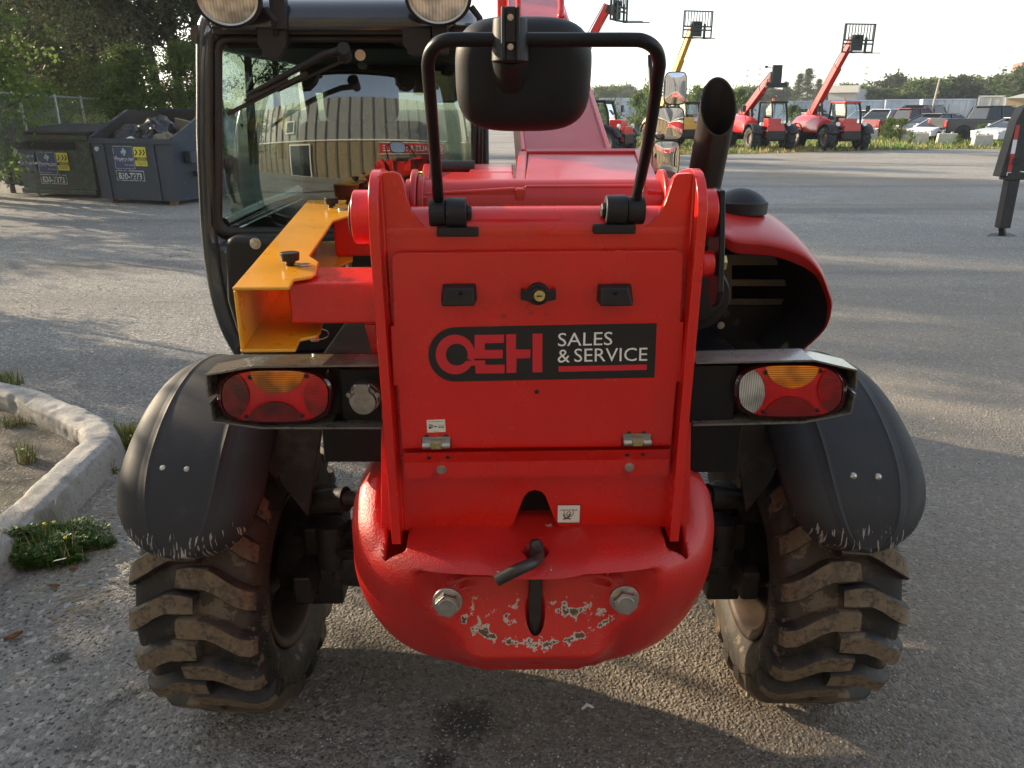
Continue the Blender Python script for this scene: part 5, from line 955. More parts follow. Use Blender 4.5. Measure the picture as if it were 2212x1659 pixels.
def machine(loc, heading, paint, label, elev, blen, head='forks', group='telehandlers parked across the yard', words=True, s=1.):
    """local frame: +y is the front of the machine"""
    T = tag(empty('telehandler', loc, heading), label, 'telehandler', group); T.scale = (s, s, s)
    for x in (-.82, .82):
        for y_ in (-1.15, 1.35): bgwheel(T, (x, y_, .50), .50, .38)
        for y_ in (-1.15, 1.35):
            b = MB(); b.grid(lambda i, j: V((x + (j-.5)*.42, y_ - .60*math.cos(R(10+i*150)), .52 + .60*math.sin(R(10+i*150)))), 16, 3); o = b.build('fender', blk, T); md = o.modifiers.new('s', 'SOLIDIFY'); md.thickness = .02
    b = MB(); b.box((0, .1, .66), (.8, 3.7, .36)); b.box((0, -1.15, .5), (1.3, .2, .22)); b.box((0, 1.35, .5), (1.3, .2, .22)); b.build('chassis', blkp, T, bevel=.02)
    b = MB(); b.prism([(-.42, 1.75, .55), (.42, 1.75, .55), (.36, 1.75, 1.12), (-.36, 1.75, 1.12)], (0, .16, 0)); b.prism([(-.30, 1.2, 1.0), (.30, 1.2, 1.0), (.30, 1.2, 1.35), (-.30, 1.2, 1.35)], (0, .5, 0)); b.build('front_plate', paint, T, bevel=.03)
    if words:
        b = MB(); text_on(b, 'MANITOU', (.33, 1.925, .66), (-.33, 1.925, .66), (.33, 1.925, .80), .03); b.build('maker_name', trim_ if 0 else white, T, smooth=0)
    b = MB(); sec = [(.36, .72), (.36, 1.42), (.52, 1.48), (.78, 1.40), (.94, 1.18), (.96, .80), (.90, .72)]
    vs = []; ys = [(-1.75, .86), (-1.65, .97), (-1.2, 1.02), (-.4, 1.), (.35, .92), (.62, .80), (.68, .72)]
    for y_, k in ys: vs += [(x, y_, .72+(z-.72)*k) for x, z in sec]
    n = len(sec); b.add(vs, [(i*n+j, i*n+j+1, (i+1)*n+j+1, (i+1)*n+j) for i in range(len(ys)-1) for j in range(n-1)] + [tuple(range(n)), tuple(range((len(ys)-1)*n, len(ys)*n))[::-1]]); b.build('engine_hood', paint, T, fix=True, smooth=40)
    b = MB(); b.prism([(-.5, -1.9, .5), (.5, -1.9, .5), (.42, -1.9, 1.5), (-.15, -1.9, 1.6), (-.42, -1.9, 1.2)], (0, .45, 0)); b.build('rear_body', paint, T, fix=True, bevel=.03)
    # cab
    x0, x1, yb_, yf_ = -.96, -.16, -.45, .85; zc0, zc1 = .82, 2.02
    b = MB(); b.box(((x0+x1)/2, .2, .98), (x1-x0, 1.3, .36)); c = b.build('cab', blkp, T, bevel=.04)
    b = MB()
    for P_ in ([(x0+.03, yf_+.08, 1.1), (x0+.05, yf_+.02, 1.6), (x0+.07, yf_-.15, 1.98)], [(x1-.03, yf_+.08, 1.1), (x1-.05, yf_+.02, 1.6), (x1-.05, yf_-.15, 1.98)], [(x0+.03, yb_, 1.1), (x0+.05, yb_, 1.98)], [(x1-.03, yb_, 1.1), (x1-.05, yb_, 1.98)]): b.tube(curve_pts(P_, 4), .045, 8)
    b.tube(curve_pts([(x0+.03, yf_-.35, 1.1), (x0+.04, yf_-.3, 1.6), (x0+.07, yf_-.45, 1.98)], 4), .03, 8); b.split('cab_pillar', blkp, c)
    b = MB(); b.poly([(x0+.04, yb_, 1.15), (x0+.03, yf_+.05, 1.15), (x0+.06, yf_-.1, 1.95), (x0+.05, yb_, 1.95)]); b.poly([(x1-.04, yb_, 1.15), (x1-.04, yf_+.05, 1.15), (x1-.06, yf_-.1, 1.95), (x1-.05, yb_, 1.95)]); b.split('side_glass', glass2, c)
    b = MB(); b.grid(lambda i, j: V((x0+.05+(x1-x0-.1)*i, yf_+.07-.22*j**2, 1.12+.85*j)), 4, 8); b.build('windscreen', glass2, c); b = MB(); b.poly([(x0+.05, yb_, 1.15), (x1-.05, yb_, 1.15), (x1-.05, yb_, 1.95), (x0+.05, yb_, 1.95)]); b.build('rear_glass', glass2, c)
    b = MB(); b.box(((x0+x1)/2, .15, 2.02), (x1-x0+.02, 1.28, .10)); b.build('cab_roof', paint if head == 'forks' and words else blkp, c, bevel=.04); b = MB(); b.box(((x0+x1)/2, -.15, 1.35), (.46, .12, .6)); b.box(((x0+x1)/2, .1, 1.15), (.46, .45, .12)); b.build('seat', blk, c, bevel=.03)
    b = MB(); b.cyl(((x0+x1)/2-.1, -.1, 2.06), ((x0+x1)/2-.1, -.1, 2.19), .05, .045, 12); b.build('beacon', ora, c)
    for sx, xx in ((-1, -1.0), (1, 1.05)):
        b = MB(); b.tube([(xx*.95, .9, 1.3), (xx*1.08, 1.05, 1.55), (xx*1.1, 1.05, 1.8)], .015, 6); b.box((xx*1.12, 1.05, 1.75), (.17, .05, .26)); b.build('wing_mirror', blk, T, bevel=.01)
        b = MB(); b.cyl((sx*.62, 1.72, 1.12), (sx*.62, 1.80, 1.12), .08, .085, 16); b.build('headlight', lampw, T)
    # boom
    pv = V((.10, -1.55, 1.45)); e = R(elev); d = V((0, math.cos(e), math.sin(e))); tip = pv + d*blen; mid = pv + d*(blen*.66); up = V((0, -math.sin(e), math.cos(e)))
    b = MB(); b.bar(pv, mid, .26, .34, up); b.bar(pv-d*.15, pv+d*.2, .34, .42, up); b.build('boom', paint, T, bevel=.015); b = MB(); b.bar(mid-d*.1, tip, .20, .26, up); b.build('boom_extension', paint, T, bevel=.012)
    b = MB(); b.bar(pv+d*.9-up*.22, V((.1, -.4, .9)), .12, .12); b.build('lift_cylinder', dsteel, T); b = MB(); b.tube([pv+d*.2+up*.2+V((.1, 0, 0)), mid+up*.2+V((.1, 0, 0)), tip+up*.16+V((.08, 0, 0))], .02, 6); b.build('boom_hose', rubber, T)
    # head
    hd_ = tip + V((0, .10, -.12)); b = MB(); b.bar(tip-d*.1, hd_ + V((0, .12, -.12)), .24, .26, up); b.box(hd_ + V((0, .24, -.05)), (.5, .10, .62)); b.tube([hd_ + V((-.1, .1, .3)), hd_ + V((-.12, .2, .1)), hd_ + V((-.14, .25, -.2))], .02, 6)
    hd = b.build('boom_head', blkp, T, bevel=.015)
    if head == 'forks':
        F = hd_ + V((0, .33, -.1)); W = .68; b = MB()
        for z_ in (-.32, .0, .14): b.bar(F + V((-W, 0, z_)), F + V((W, 0, z_)), .05, .06)
        for xx in (-W, W): b.bar(F + V((xx, 0, -.34)), F + V((xx, 0, .78)), .06, .05)
        b.bar(F + V((-W, 0, .76)), F + V((W, 0, .76)), .05, .05)
        for k in range(10): xx = -W+2*W*(k+.5)/10; b.bar(F + V((xx, 0, .14)), F + V((xx, 0, .76)), .035, .03)
        b.build('fork_carriage', blkp, T)
        for xx in (-.32, .30):
            b = MB(); b.bar(F + V((xx, .05, .25)), F + V((xx, .05, -.36)), .10, .05, (0, 1, 0)); b.bar(F + V((xx, .05, -.36)), F + V((xx, 1.1, -.42)), .10, .035); b.build('fork', blkp, T)
    elif head == 'plate':
        b = MB(); F = hd_ + V((0, .30, 0)); b.box(F + V((0, 0, .15)), (.42, .10, .75)); b.box(F + V((0, .05, -.28)), (.9, .22, .2)); b.bar(F + V((.45, .1, -.3)), F + V((.5, .25, -.05)), .04, .04); b.build('carriage', blkp, T, bevel=.01)
        b = MB(); b.tube([F + V((.15, -.1, .4)), F + V((.4, -.1, .45))], .015, 6); b.ell(F + V((.45, -.1, .45)), (.09, .04, .05)); b.build('work_lamp', blk, T)
    return T
def gp(u, v): p = Z(u, v); return (p.x, p.y, 0)
def head_to(u, v, off):       # heading that points the front at the camera, turned off degrees to the right of the picture
    p = Z(u, v); a = math.atan2(CAM.y-p.y, CAM.x-p.x); return a - PI/2 + R(off)
machine(gp(1632, 322), head_to(1632, 322, 24), bgred, 'red telehandler with black head plate on a short raised boom, left of the taller one', 31, 3.2, 'plate')
machine(gp(1785, 322), head_to(1785, 322, 30), bgred, 'red telehandler with its boom and forks raised highest, in front of the cars', 49, 4.1, 'forks')
machine(gp(1452, 316), head_to(1452, 316, 24), bgyel, 'yellow telehandler with raised fork carriage, mostly hidden behind the wing mirrors', 50, 5.0, 'forks', words=False)
machine(gp(1262, 335), head_to(1262, 335, 62), bgred, 'red telehandler largely hidden behind the foreground boom, forks up beside the round mirror', 58, 4.6, 'forks', words=False)
# ---- cars
paints = {}
def cpaint(n, c): 
    if n not in paints: paints[n] = mat('car_paint_'+n, c, .30, .0, coat=.3)
    return paints[n]
def car(kind, loc, heading, paint, label, group='cars parked behind the grass verge', s=1.):
    T = tag(empty(kind, loc, heading), label, {'pickup_truck': 'pickup', 'suv': 'SUV'}.get(kind, 'car'), group); T.scale = (s, s, s); hw = .93
    if kind == 'pickup_truck':
        prof = [(-2.85, .55), (-2.85, 1.18), (-.55, 1.20), (-.5, 1.22), (1.35, 1.20), (2.5, 1.12), (2.82, .98), (2.85, .5), (-2.8, .45)]; gh = [(-.62, 1.19), (-.42, 1.80), (-.2, 1.88), (.75, 1.88), (1.0, 1.82), (1.55, 1.19)]; wy = (-1.85, 1.85); wr = .42
    elif kind == 'suv':
        prof = [(-2.25, .5), (-2.3, 1.0), (-2.2, 1.08), (1.1, 1.08), (2.1, .98), (2.3, .8), (2.3, .42), (-2.2, .4)]; gh = [(-2.22, 1.07), (-1.95, 1.62), (-1.6, 1.70), (.3, 1.70), (.6, 1.62), (1.3, 1.07)]; wy = (-1.4, 1.4); wr = .36
    else:
        prof = [(-2.3, .5), (-2.35, .95), (-2.1, 1.02), (1.1, .96), (2.05, .84), (2.32, .66), (2.32, .35), (-2.25, .33)]; gh = [(-1.95, 1.0), (-1.2, 1.38), (-.7, 1.45), (-.1, 1.45), (.3, 1.38), (1.25, .95)]; wy = (-1.4, 1.4); wr = .33
    b = MB(); secs = [(-hw, .90), (-hw+.02, 1.), (-hw*.5, 1.01), (hw*.5, 1.01), (hw-.02, 1.), (hw, .90)]; secs = [(-hw, 0), (hw, 0)]
    b.prism([(-hw, y_, z) for y_, z in prof], (2*hw, 0, 0)); bd = b.build('body', paint, T, fix=True, bevel=.07, seg=3)
    # greenhouse
    b = MB(); n = len(gh); zb = gh[0][1]; top = max(z for _, z in gh); vs = []
    for sx in (-1, 1):
        for y_, z in gh: f = (z-zb)/(top-zb); vs.append((sx*(hw-.03-.20*f), y_, z))
    b.add(vs, [tuple(range(n)), tuple(range(n, 2*n))[::-1]] + [((i+1) % n, i, n+i, n+(i+1) % n) for i in range(n)]); b.build('window_glass', cglass, bd, fix=True, bevel=.03)
    b = MB(); rw = hw-.21; ty = [y_ for y_, z in gh if z > top-.1]; b.box((0, (min(ty)+max(ty))/2, top+.01), (2*rw, max(ty)-min(ty)+.1, .05)); b.build('roof', paint, bd, bevel=.02)
    b = MB()
    for sx in (-1, 1):
        def gpt(y_, z): f = (z-zb)/(top-zb); return V((sx*(hw-.02-.20*f), y_, z))
        ys = [gh[0][0]+.12, (gh[0][0]*.45+gh[-1][0]*.55), gh[-1][0]]
        b.bar(gpt(*gh[0]), gpt(gh[1][0], gh[1][1]), .05, .09); b.bar(gpt(*gh[-1]), gpt(*gh[-2]), .05, .07); ym = (gh[1][0]+gh[-2][0])/2; b.bar(gpt(ym, zb), gpt(ym, top), .05, .08)
    b.split('roof_pillar', paint, bd)
    for sx in (-1, 1):
        for y_ in wy:
            w = MB(); w.lathe([(wr*.62, .10), (wr*.95, .10), (wr, .06), (wr, -.06), (wr*.95, -.10), (wr*.62, -.10)], (0, 0, 0), 'x', 24); wh = w.build('wheel', bgtyre, T); wh.location = (sx*(hw-.08), y_, wr)
            r = MB(); r.lathe([(0, -.06), (wr*.2, -.09), (wr*.6, -.06), (wr*.64, -.09), (wr*.64, .09), (wr*.6, .06), (wr*.2, .09), (0, .06)], (0, 0, 0), 'x', 20); r.build('rim', steel, wh)
            a = MB(); a.cyl((sx*(hw-.10), y_, wr), (sx*(hw+.012), y_, wr), wr*1.16, None, 24); a.build('wheel_arch', hole, T)
    yr, yf = prof[0][0], prof[-2][0]; zl = prof[1][1]-.22
    for sx in (-1, 1):
        b = MB(); b.box((sx*(hw-.12), yr-.012, zl), (.20, .06, .32 if kind == 'pickup_truck' else .16)); b.build('tail_lamp', lampr, T, bevel=.01); b = MB(); b.box((sx*(hw-.24), yf+.0, .74 if kind != 'pickup_truck' else .9), (.40, .10, .13)); b.build('headlight', lampw, T, bevel=.02)
        b = MB(); b.box((sx*(hw+.10), gh[-1][0]-.35, zb+.08), (.18, .10, .13)); b.build('door_mirror', paint, T, bevel=.02)
    b = MB(); b.box((0, yr-.05, .55), (1.8, .14, .16)); b.build('rear_bumper', chrome if kind == 'pickup_truck' else blk, T, bevel=.02); b = MB(); b.box((0, yf+.03, .52), (1.1, .06, .22)); b.build('grille', blk, T, bevel=.01)
    if kind == 'pickup_truck':
        b = MB(); b.box((0, -1.72, 1.17), (1.60, 2.15, .10)); b.build('load_bed', blk, T); b = MB(); b.box((0, yr-.02, .93), (1.36, .03, .42)); b.build('tailgate', paint, T, bevel=.01)
    return T
maroon = cpaint('maroon', (.16, .012, .02)); cred = cpaint('bright_red', (.55, .01, .012)); cwhite = cpaint('white', (.62, .66, .70)); cblack = cpaint('black', (.012, .014, .018)); cgrey = cpaint('grey', (.05, .055, .07)); csil = cpaint('silver', (.36, .38, .40))
def ch(u, v, off): return head_to(u, v, off)
t = car('pickup_truck', gp(1955, 297), ch(1955, 297, 128), maroon, 'maroon red pickup truck with bright tailgate among the parked cars', s=.93)
t = car('pickup_truck', gp(2122, 305), ch(2122, 305, 124), cblack, 'black pickup truck with pale tailgate at the right of the parked cars')
car('sedan', gp(2012, 300), ch(2012, 300, -38), cgrey, 'dark grey sedan between the maroon and the black pickup'); car('sedan', gp(2022, 304), ch(2022, 304, -30), cwhite, 'white hatchback nosing out behind the middle concrete blocks', s=.82)
car('sedan', gp(2190, 314), ch(2190, 314, -40), csil, 'silver grey sedan at the right edge behind the rightmost block', s=.9)
car('suv', gp(1905, 291), ch(1905, 291, -30), cwhite, 'white SUV parked left behind the maroon pickup'); car('suv', gp(1868, 288), ch(1868, 288, -35), cwhite, 'white car half hidden by the tallest red telehandler', s=.95); car('suv', gp(1975, 283), ch(1975, 283, -30), cblack, 'black SUV whose roof shows above the maroon pickup', s=1.18)
car('suv', gp(1718, 285), ch(1718, 285, -60), cblack, 'black SUV between the two red background telehandlers'); car('sedan', gp(1742, 291), ch(1742, 291, -50), csil, 'silver car half hidden left of the tallest red telehandler')
def faru(u, d): r = ray(u, 235); r.z = 0; r = r/r.y; return V((CAM.x, CAM.y, 0)) + r*d
# =====================================================================  trees
bark = mat('bark', (.055, .042, .032), .9, var=(6, .4), bump=(30, .8, .01))
fol_d = mat('foliage_dark', (.080, .095, .042), .6, var=(1.2, .4), spec=.2); fol_b = mat('foliage_bright', (.12, .20, .03), .55, var=(1.5, .4), spec=.2); fol_m = mat('foliage_mid', (.10, .14, .04), .6, var=(1, .4), spec=.2); fol_br = mat('foliage_brown', (.075, .06, .03), .7, var=(1, .4), spec=.2)
for m_ in (fol_d, fol_b, fol_m, fol_br):      # thin leaves let some light through
    nt = m_.node_tree; pb = nt.nodes['Principled BSDF']; tr = nt.nodes.new('ShaderNodeBsdfTranslucent'); ms = nt.nodes.new('ShaderNodeMixShader'); ms.inputs[0].default_value = .5; o_ = nt.nodes['Material Output']
    src = pb.inputs['Base Color'].links[0].from_socket; br = nt.nodes.new('ShaderNodeBrightContrast'); br.inputs[1].default_value = .03; nt.links.new(src, br.inputs[0]); nt.links.new(br.outputs[0], tr.inputs[0])
    nt.links.new(pb.outputs[0], ms.inputs[1]); nt.links.new(tr.outputs[0], ms.inputs[2]); nt.links.new(ms.outputs[0], o_.inputs[0])
TREES = {}
def tree_mesh(kind, seed, h, rad, base, nb, nl, ls, conifer=False):
    rnd = random.Random(seed); tb = MB(); cb = MB(); lean = V((rnd.uniform(-.04, .04), rnd.uniform(-.04, .04), 1))
    tp = [V((lean.x*z + .06*math.sin(z*.8+seed), lean.y*z + .06*math.cos(z*.7+seed), z)) for z in [h*i/8 for i in range(9)]]; r0 = h*.014+.03; tb.tube(tp, [r0*(1-.88*i/8) for i in range(9)], 8)
    cents = []
    for k in range(nb):
        f = rnd.random()**(.8 if conifer else .75); z = base + (h-base)*f; a = rnd.uniform(0, 6.28)
        if conifer: L_ = rad*(1-f)**.8*rnd.uniform(.65, 1.05)+.15; rise = -.18*L_
        else: L_ = rad*math.sin(PI*min(1, .12+.88*f)**.85)**.6*rnd.uniform(.5, 1.05); rise = L_*rnd.uniform(.05, .5)
        s = V((lean.x*z, lean.y*z, z - (0 if conifer else L_*.35))); s.z = max(s.z, base*.8); e = V((lean.x*z + L_*math.cos(a), lean.y*z + L_*math.sin(a), z+rise)); mid = (s+e)/2 + V((0, 0, .08*L_))
        tb.tube([s, mid, e], [.012+.012*L_, .01+.006*L_, .004], 5, caps=False)
        for q in range(5 if conifer else 6):
            t = rnd.uniform(.25, 1.08); p = s.lerp(e, t) + V((0, 0, .08*L_*math.sin(PI*min(1, t)))) + V((rnd.gauss(0, .12), rnd.gauss(0, .12), rnd.gauss(0, .08)))*L_*.8; cents.append((p, e-s))
            if rnd.random() < .5: tb.tube([s.lerp(e, t*.9), p], [.006, .003], 4, caps=False)
    per = max(1, nl//len(cents))
    for p, d in cents:
        cs = rad*(.16 if conifer else .22)*rnd.uniform(.6, 1.3); cb.m = 0 if rnd.random() < .8 else 1
        for q in range(per):
            o = V((rnd.gauss(0, 1), rnd.gauss(0, 1), rnd.gauss(0, .55)))*cs*.62; c = p+o; s = ls*rnd.uniform(.6, 1.4); n1 = V((rnd.gauss(0, 1), rnd.gauss(0, 1), rnd.gauss(0, 1))).normalized(); n2 = n1.orthogonal().normalized()
            cb.add([c, c+n1*s*.5+n2*s*.28, c+n1*s, c+n1*s*.5-n2*s*.28], [(0, 1, 2, 3)])
    def fin(b, nm, ms):
        o = b.build(nm, ms, smooth=0); me = o.data; bpy.data.objects.remove(o); return me
    cols = {'dark': [fol_d, fol_m], 'mid': [fol_m, fol_b], 'bright': [fol_b, fol_m], 'brown': [fol_br, fol_m]}[kind]
    return fin(tb, 'trunk', [bark]), fin(cb, 'crown', cols)
def tree(key, loc, label, cat='tree', group=None, s=1., rz=0., name='tree', sz=None):
    o = empty(name, loc, rz); o.scale = (s, s, sz or s); tag(o, label, cat, group)
    for nm, me in zip(('trunk', 'crown'), TREES[key]): c = bpy.data.objects.new(nm, me); C.objects.link(c); c.parent = o
    return o
TREES['c1'] = tree_mesh('dark', 1, 11, 2.3, 1.9, 90, 15000, .125); TREES['c2'] = tree_mesh('dark', 2, 12, 2.1, 2.3, 90, 15000, .125); TREES['c3'] = tree_mesh('brown', 5, 10, 2.4, 1.7, 75, 15000, .13); TREES['g1'] = tree_mesh('bright', 3, 4.2, 1.7, .4, 70, 14000, .11)
TREES['c4'] = tree_mesh('dark', 31, 11, 2.5, 3.0, 75, 13000, .13); TREES['c5'] = tree_mesh('mid', 32, 12, 2.1, 3.3, 75, 12000, .13)
TREES['far1'] = tree_mesh('mid', 21, 8, 3.8, .8, 60, 5200, .55); TREES['far2'] = tree_mesh('dark', 22, 8.5, 4.2, .8, 60, 5200, .55); TREES['pine'] = tree_mesh('dark', 23, 13, 3.3, 1.0, 150, 5600, .34, conifer=True); TREES['bush'] = tree_mesh('bright', 24, 1.5, .8, .1, 40, 1600, .11)
rnd = random.Random(4); nrm = V((-dAB.y, dAB.x, 0)); nrm = nrm if nrm.x < 0 else -nrm
desc = ['dark tall tree behind the fence', 'dark slender tree behind the fence', 'brownish sparse tree behind the fence']
GRP = 'trees in the row behind the dumpsters'
TROW = [(-17.5, 1.6), (-9.7, 1.0), (-1.9, 1.5), (-1.4, 4.4), (-.6, 1.2), (1.4, 2.4), (3.4, 1.3), (5.6, 2.6), (7.6, 1.2), (9.8, 2.2), (12.2, 1.3), (14.6, 2.6), (17.2, 1.4), (20., 2.6), (23., 1.4), (26., 2.4)]
pos_words = ['outside the left photo edge, farthest from the dumpsters', 'outside the left photo edge beside the machine, added for shade', 'just beyond the left photo edge', 'at the left photo edge, behind its neighbour', 'left above the closed green dumpster', 'over the middle of the green dumpster', 'over the right end of the green dumpster', 'above the gap between the two dumpsters', 'over the left rim of the blue dumpster', 'above the bin bags in the blue dumpster', 'right above the blue dumpster', 'just left of the cab pillar', 'hidden largely behind the cab pillar', 'seen through the left of the cab window', 'seen through the middle of the cab window', 'farthest in the row, seen through the cab']
for k, (s_, off) in enumerate(TROW):
    p = pA + dAB*s_ + nrm*off; key = ('c1', 'c2', 'c1', 'c3')[k % 4]; tree(key, (p.x, p.y, 0), ('dark tall tree ', 'dark slender tree ', 'dark dense tree ', 'brownish tree ')[k % 4] + pos_words[k], group=GRP, s=.72 if k == 1 else rnd.uniform(.9, 1.12), rz=k*1.7)  # second tree is added out of view and scaled for its shade
for k, (s_, off, sc, w_) in enumerate(((-1.2, .9, 1.05, 'bright green bush at the left photo edge above the green dumpster'), (.9, .75, .62, 'low green bush behind the left end of the green dumpster'), (5.2, .8, .55, 'small green bush behind the gap between the dumpsters'), (13.2, 1.0, .8, 'green bush behind the blue dumpster beside the cab'), (-12.9, .3, .62, 'green bush outside the left photo edge, nearest the kerb, added for shade'), (-13.9, .2, .75, 'green bush outside the left photo edge, second from the kerb, added for shade'), (-15.0, .4, .8, 'green bush outside the left photo edge, third from the kerb, added for shade'), (-16.2, .2, .8, 'green bush outside the left photo edge, farthest from the dumpsters, added for shade'), (-9.4, .6, .5, 'green bush added for shade under the small tree outside the left photo edge'), (2.8, 1.0, .7, 'green bush behind the middle of the green dumpster'), (9.5, 1.6, .9, 'green shrub in the shade behind the blue dumpster'))):  # bushes out of view are added to shade the ground on the left
    p = pA + dAB*s_ + nrm*off; tree('g1', (p.x, p.y, 0), w_, 'bush', 'bushes behind the dumpsters', sc, k*2.1, name='bush')
for k, (u, d, key, sc, w_) in enumerate(((232, 30, 'c4', 1., 'far dark tree above the left rim of the blue dumpster'), (272, 27, 'c4', .9, 'dark tree with bare lower trunk above the bin bags'), (350, 26, 'c4', .95, 'dark tree with bare lower trunk over the right of the blue dumpster'), (392, 28, 'c5', 1.05, 'dark tree just left of the cab pillar in the back row'), (432, 26, 'c4', 1.05, 'dark tree directly beside the cab pillar'), (478, 29, 'c5', 1., 'dark tree at the left edge of the cab window'), (540, 27, 'c4', .9, 'dark tree through the left half of the cab window'), (600, 30, 'c5', .8, 'small dark tree in the middle of the cab window'), (190, 31, 'c4', 1.1, 'far tree above the gap between the dumpsters in the back row'))):
    p = faru(u, d); tree(key, (p.x, p.y, 0), w_, group='trees in the back row', s=sc, rz=k*2.3+.4)
for k, (u, d) in enumerate(((300, 25), (418, 24))):
    p = faru(u, d); tree('g1', (p.x, p.y, 0), ('green bush over the middle of the blue dumpster', 'green bush right beside the cab pillar', 'green bush over the left of the blue dumpster')[k], 'bush', 'bushes behind the dumpsters', .8, k, name='bush')
# far tree line (positions found from the photo, real distance 120 to 190 m)
FAR = [(1300, 150, .8, 1, 0), (1325, 160, 1., 1.0, 0), (1352, 170, .9, .9, 1), (1380, 150, .9, .8, 1), (1496, 95, .72, .9, 0), (1522, 100, .6, .8, 0), (1592, 150, .55, .6, 1), (1606, 150, .95, 1.0, 0), (1624, 140, .85, .9, 1), (1652, 170, .95, .9, 1), (1700, 170, .9, .9, 0), (1775, 180, .9, .9, 1), (1820, 180, .9, 1.05, 0), (1858, 118, .78, .86, 0), (1880, 125, .62, .7, 1), (1905, 120, .8, .78, 0), (1925, 125, .85, .98, 1), (1950, 118, .75, .72, 0), (1968, 124, .85, .8, 1), (1990, 118, .95, 1.0, 0), (2015, 120, .95, 1.0, 0), (2040, 124, .8, .88, 1), (2062, 120, .9, .95, 1), (2085, 122, 1.05, 1.05, 0), (2110, 118, .85, .85, 1), (2132, 120, .85, .9, 0), (2155, 118, .95, .98, 1), (2180, 116, 1.0, 1.1, 0), (2205, 112, 1.0, 1.25, 0), (2235, 110, 1.1, 1.3, 1)]
wds = ['leftmost', 'second', 'third', 'fourth', 'fifth', 'sixth', 'seventh', 'eighth', 'ninth', 'tenth', '11th', '12th', '13th', '14th', '15th', '16th', '17th', '18th', '19th', '20th', '21st', '22nd', '23rd', '24th', '25th', '26th', '27th', '28th', '29th', 'rightmost']
for k, (u, d, s, sz, t) in enumerate(FAR):
    p = faru(u, d); tree(('far1', 'far2')[t], p, ('mid green' if t == 0 else 'dark green') + ' far tree on the skyline, ' + wds[k] + ' of the far row from left', group='far trees on the skyline', s=s*1.05, rz=k*1.3, sz=sz*d/125*(.74 if u > 1850 else .56))
for k, (u, d, top_, w_) in enumerate(((1719, 150, 160, 'left dark pine of the pair between the two red telehandlers'), (1742, 140, 149, 'taller dark pine of the pair between the two red telehandlers'), (1697, 170, 178, 'small distant pine left of the pair of pines'), (1765, 160, 172, 'small distant pine just left of the raised red boom'))):
    p = faru(u, d); z = Y(u, top_, p.y).z; tree('pine', p, w_, 'pine tree', 'far pine trees', z/13*1.15, k, 'pine_tree', z/13)
# ---- far setting
def farbox(name, u0, u1, d0, d1, z0, z1, m, label, cat, group=None, depth=2.5, kids=None):
    a, c = faru(u0, d0), faru(u1, d1); ax = (c-a); L_ = ax.length; ang = math.atan2(ax.y, ax.x); root = tag(empty(name, a, ang), label, cat, group); b = MB(); b.box((L_/2, depth/2, (z0+z1)/2), (L_, depth, z1-z0)); b.build('body', m, root, bevel=.03)
    if kids: kids(root, L_)
    return root
cw_ = mat('container_white', (.42, .48, .55), .5, var=(.6, .15), dirt=[(1.2, .6, .8, (.22, .22, .22))]); cg_ = mat('container_grey', (.38, .42, .47), .5, var=(.5, .2)); cb_ = mat('container_beige', (.55, .54, .48), .6, var=(.5, .15)); dkg = mat('dark_gap', (.05, .06, .07), .8)
def ribs(z0, z1, step, m, doors=False):
    def f(root, L_):
        b = MB(); n = int(L_/step)
        for k in range(n): b.box((step*(k+.5), -.03, (z0+z1)/2), (step*.45, .06, z1-z0-.25))
        b.build('ribbed_side', m, root); b = MB(); b.bar((0, -.04, z1-.03), (L_, -.04, z1-.03), .14, .12); b.bar((0, -.04, z0+.06), (L_, -.04, z0+.06), .14, .14)
        b.build('frame_rail', m, root)
        for xx in (.08, L_-.08): b = MB(); b.box((xx, -.05, (z0+z1)/2), (.14, .12, z1-z0)); b.build('corner_post', m, root)
        if doors:
            for xx in (L_*.35, L_*.62): b = MB(); b.box((xx, -.045, (z0+z1)/2), (L_*.22, .07, (z1-z0)*.7)); b.build('side_door', cg_, root, bevel=.01)
    return f
def ztop(u, v, d): return Y(u, v, faru(u, d).y).z
G2 = 'shipping containers in the row behind the cars'
for k, (u0, u1, vt, d, m, dr, w_) in enumerate(((1294, 1345, 212, 78, cg_, 0, 'grey storage container far behind, left of the mirrors'), (1348, 1400, 212, 80, cw_, 0, 'white storage container far behind, directly left of the mirrors'), (1585, 1712, 219, 74, cw_, 0, 'white container behind the left background telehandler'), (1715, 1768, 218, 74, cg_, 1, 'grey container with doors between the two red telehandlers'), (1770, 1908, 216.5, 72, cw_, 1, 'long white container with side doors behind the right red telehandler'), (1911, 1988, 215, 70, cw_, 0, 'white ribbed container above the red pickup'), (1990, 2106, 214, 68, cw_, 1, 'long pale container with a wide panel right of the red pickup'), (2109, 2167, 207, 64, cb_, 0, 'taller beige container beside the white tent'))):
    zt_ = ztop((u0+u1)/2, vt, d); farbox('shipping_container', u0, u1, d+1, d, .1, zt_, m, w_, 'container', G2, 2.4, ribs(.1, zt_, .55, m, dr))
farbox('warehouse', 1786, 1846, 112, 110, 0, ztop(1815, 191, 110), mat('warehouse_wall', (.36, .35, .34), .8), 'low grey warehouse with pale roof edge beyond the containers', 'building', None, 20, lambda r_, L_: (lambda b: (b.bar((-.3, -.2, ztop(1815, 192, 110)), (L_+.3, -.2, ztop(1815, 192, 110)), .8, .9), b.build('roof_edge', mat('roof_edge', (.62, .58, .48), .7), r_)))(MB()))
farbox('warehouse', 1570, 1604, 130, 130, 0, ztop(1590, 207, 130), mat('warehouse_cream', (.62, .58, .46), .8), 'small cream building left of the left red telehandler', 'building', None, 12, lambda r_, L_: (lambda b: (b.box((L_/2, 6, ztop(1590, 207, 130)+.2), (L_+1, 13, .3)), b.build('roof', cg_, r_)))(MB()))
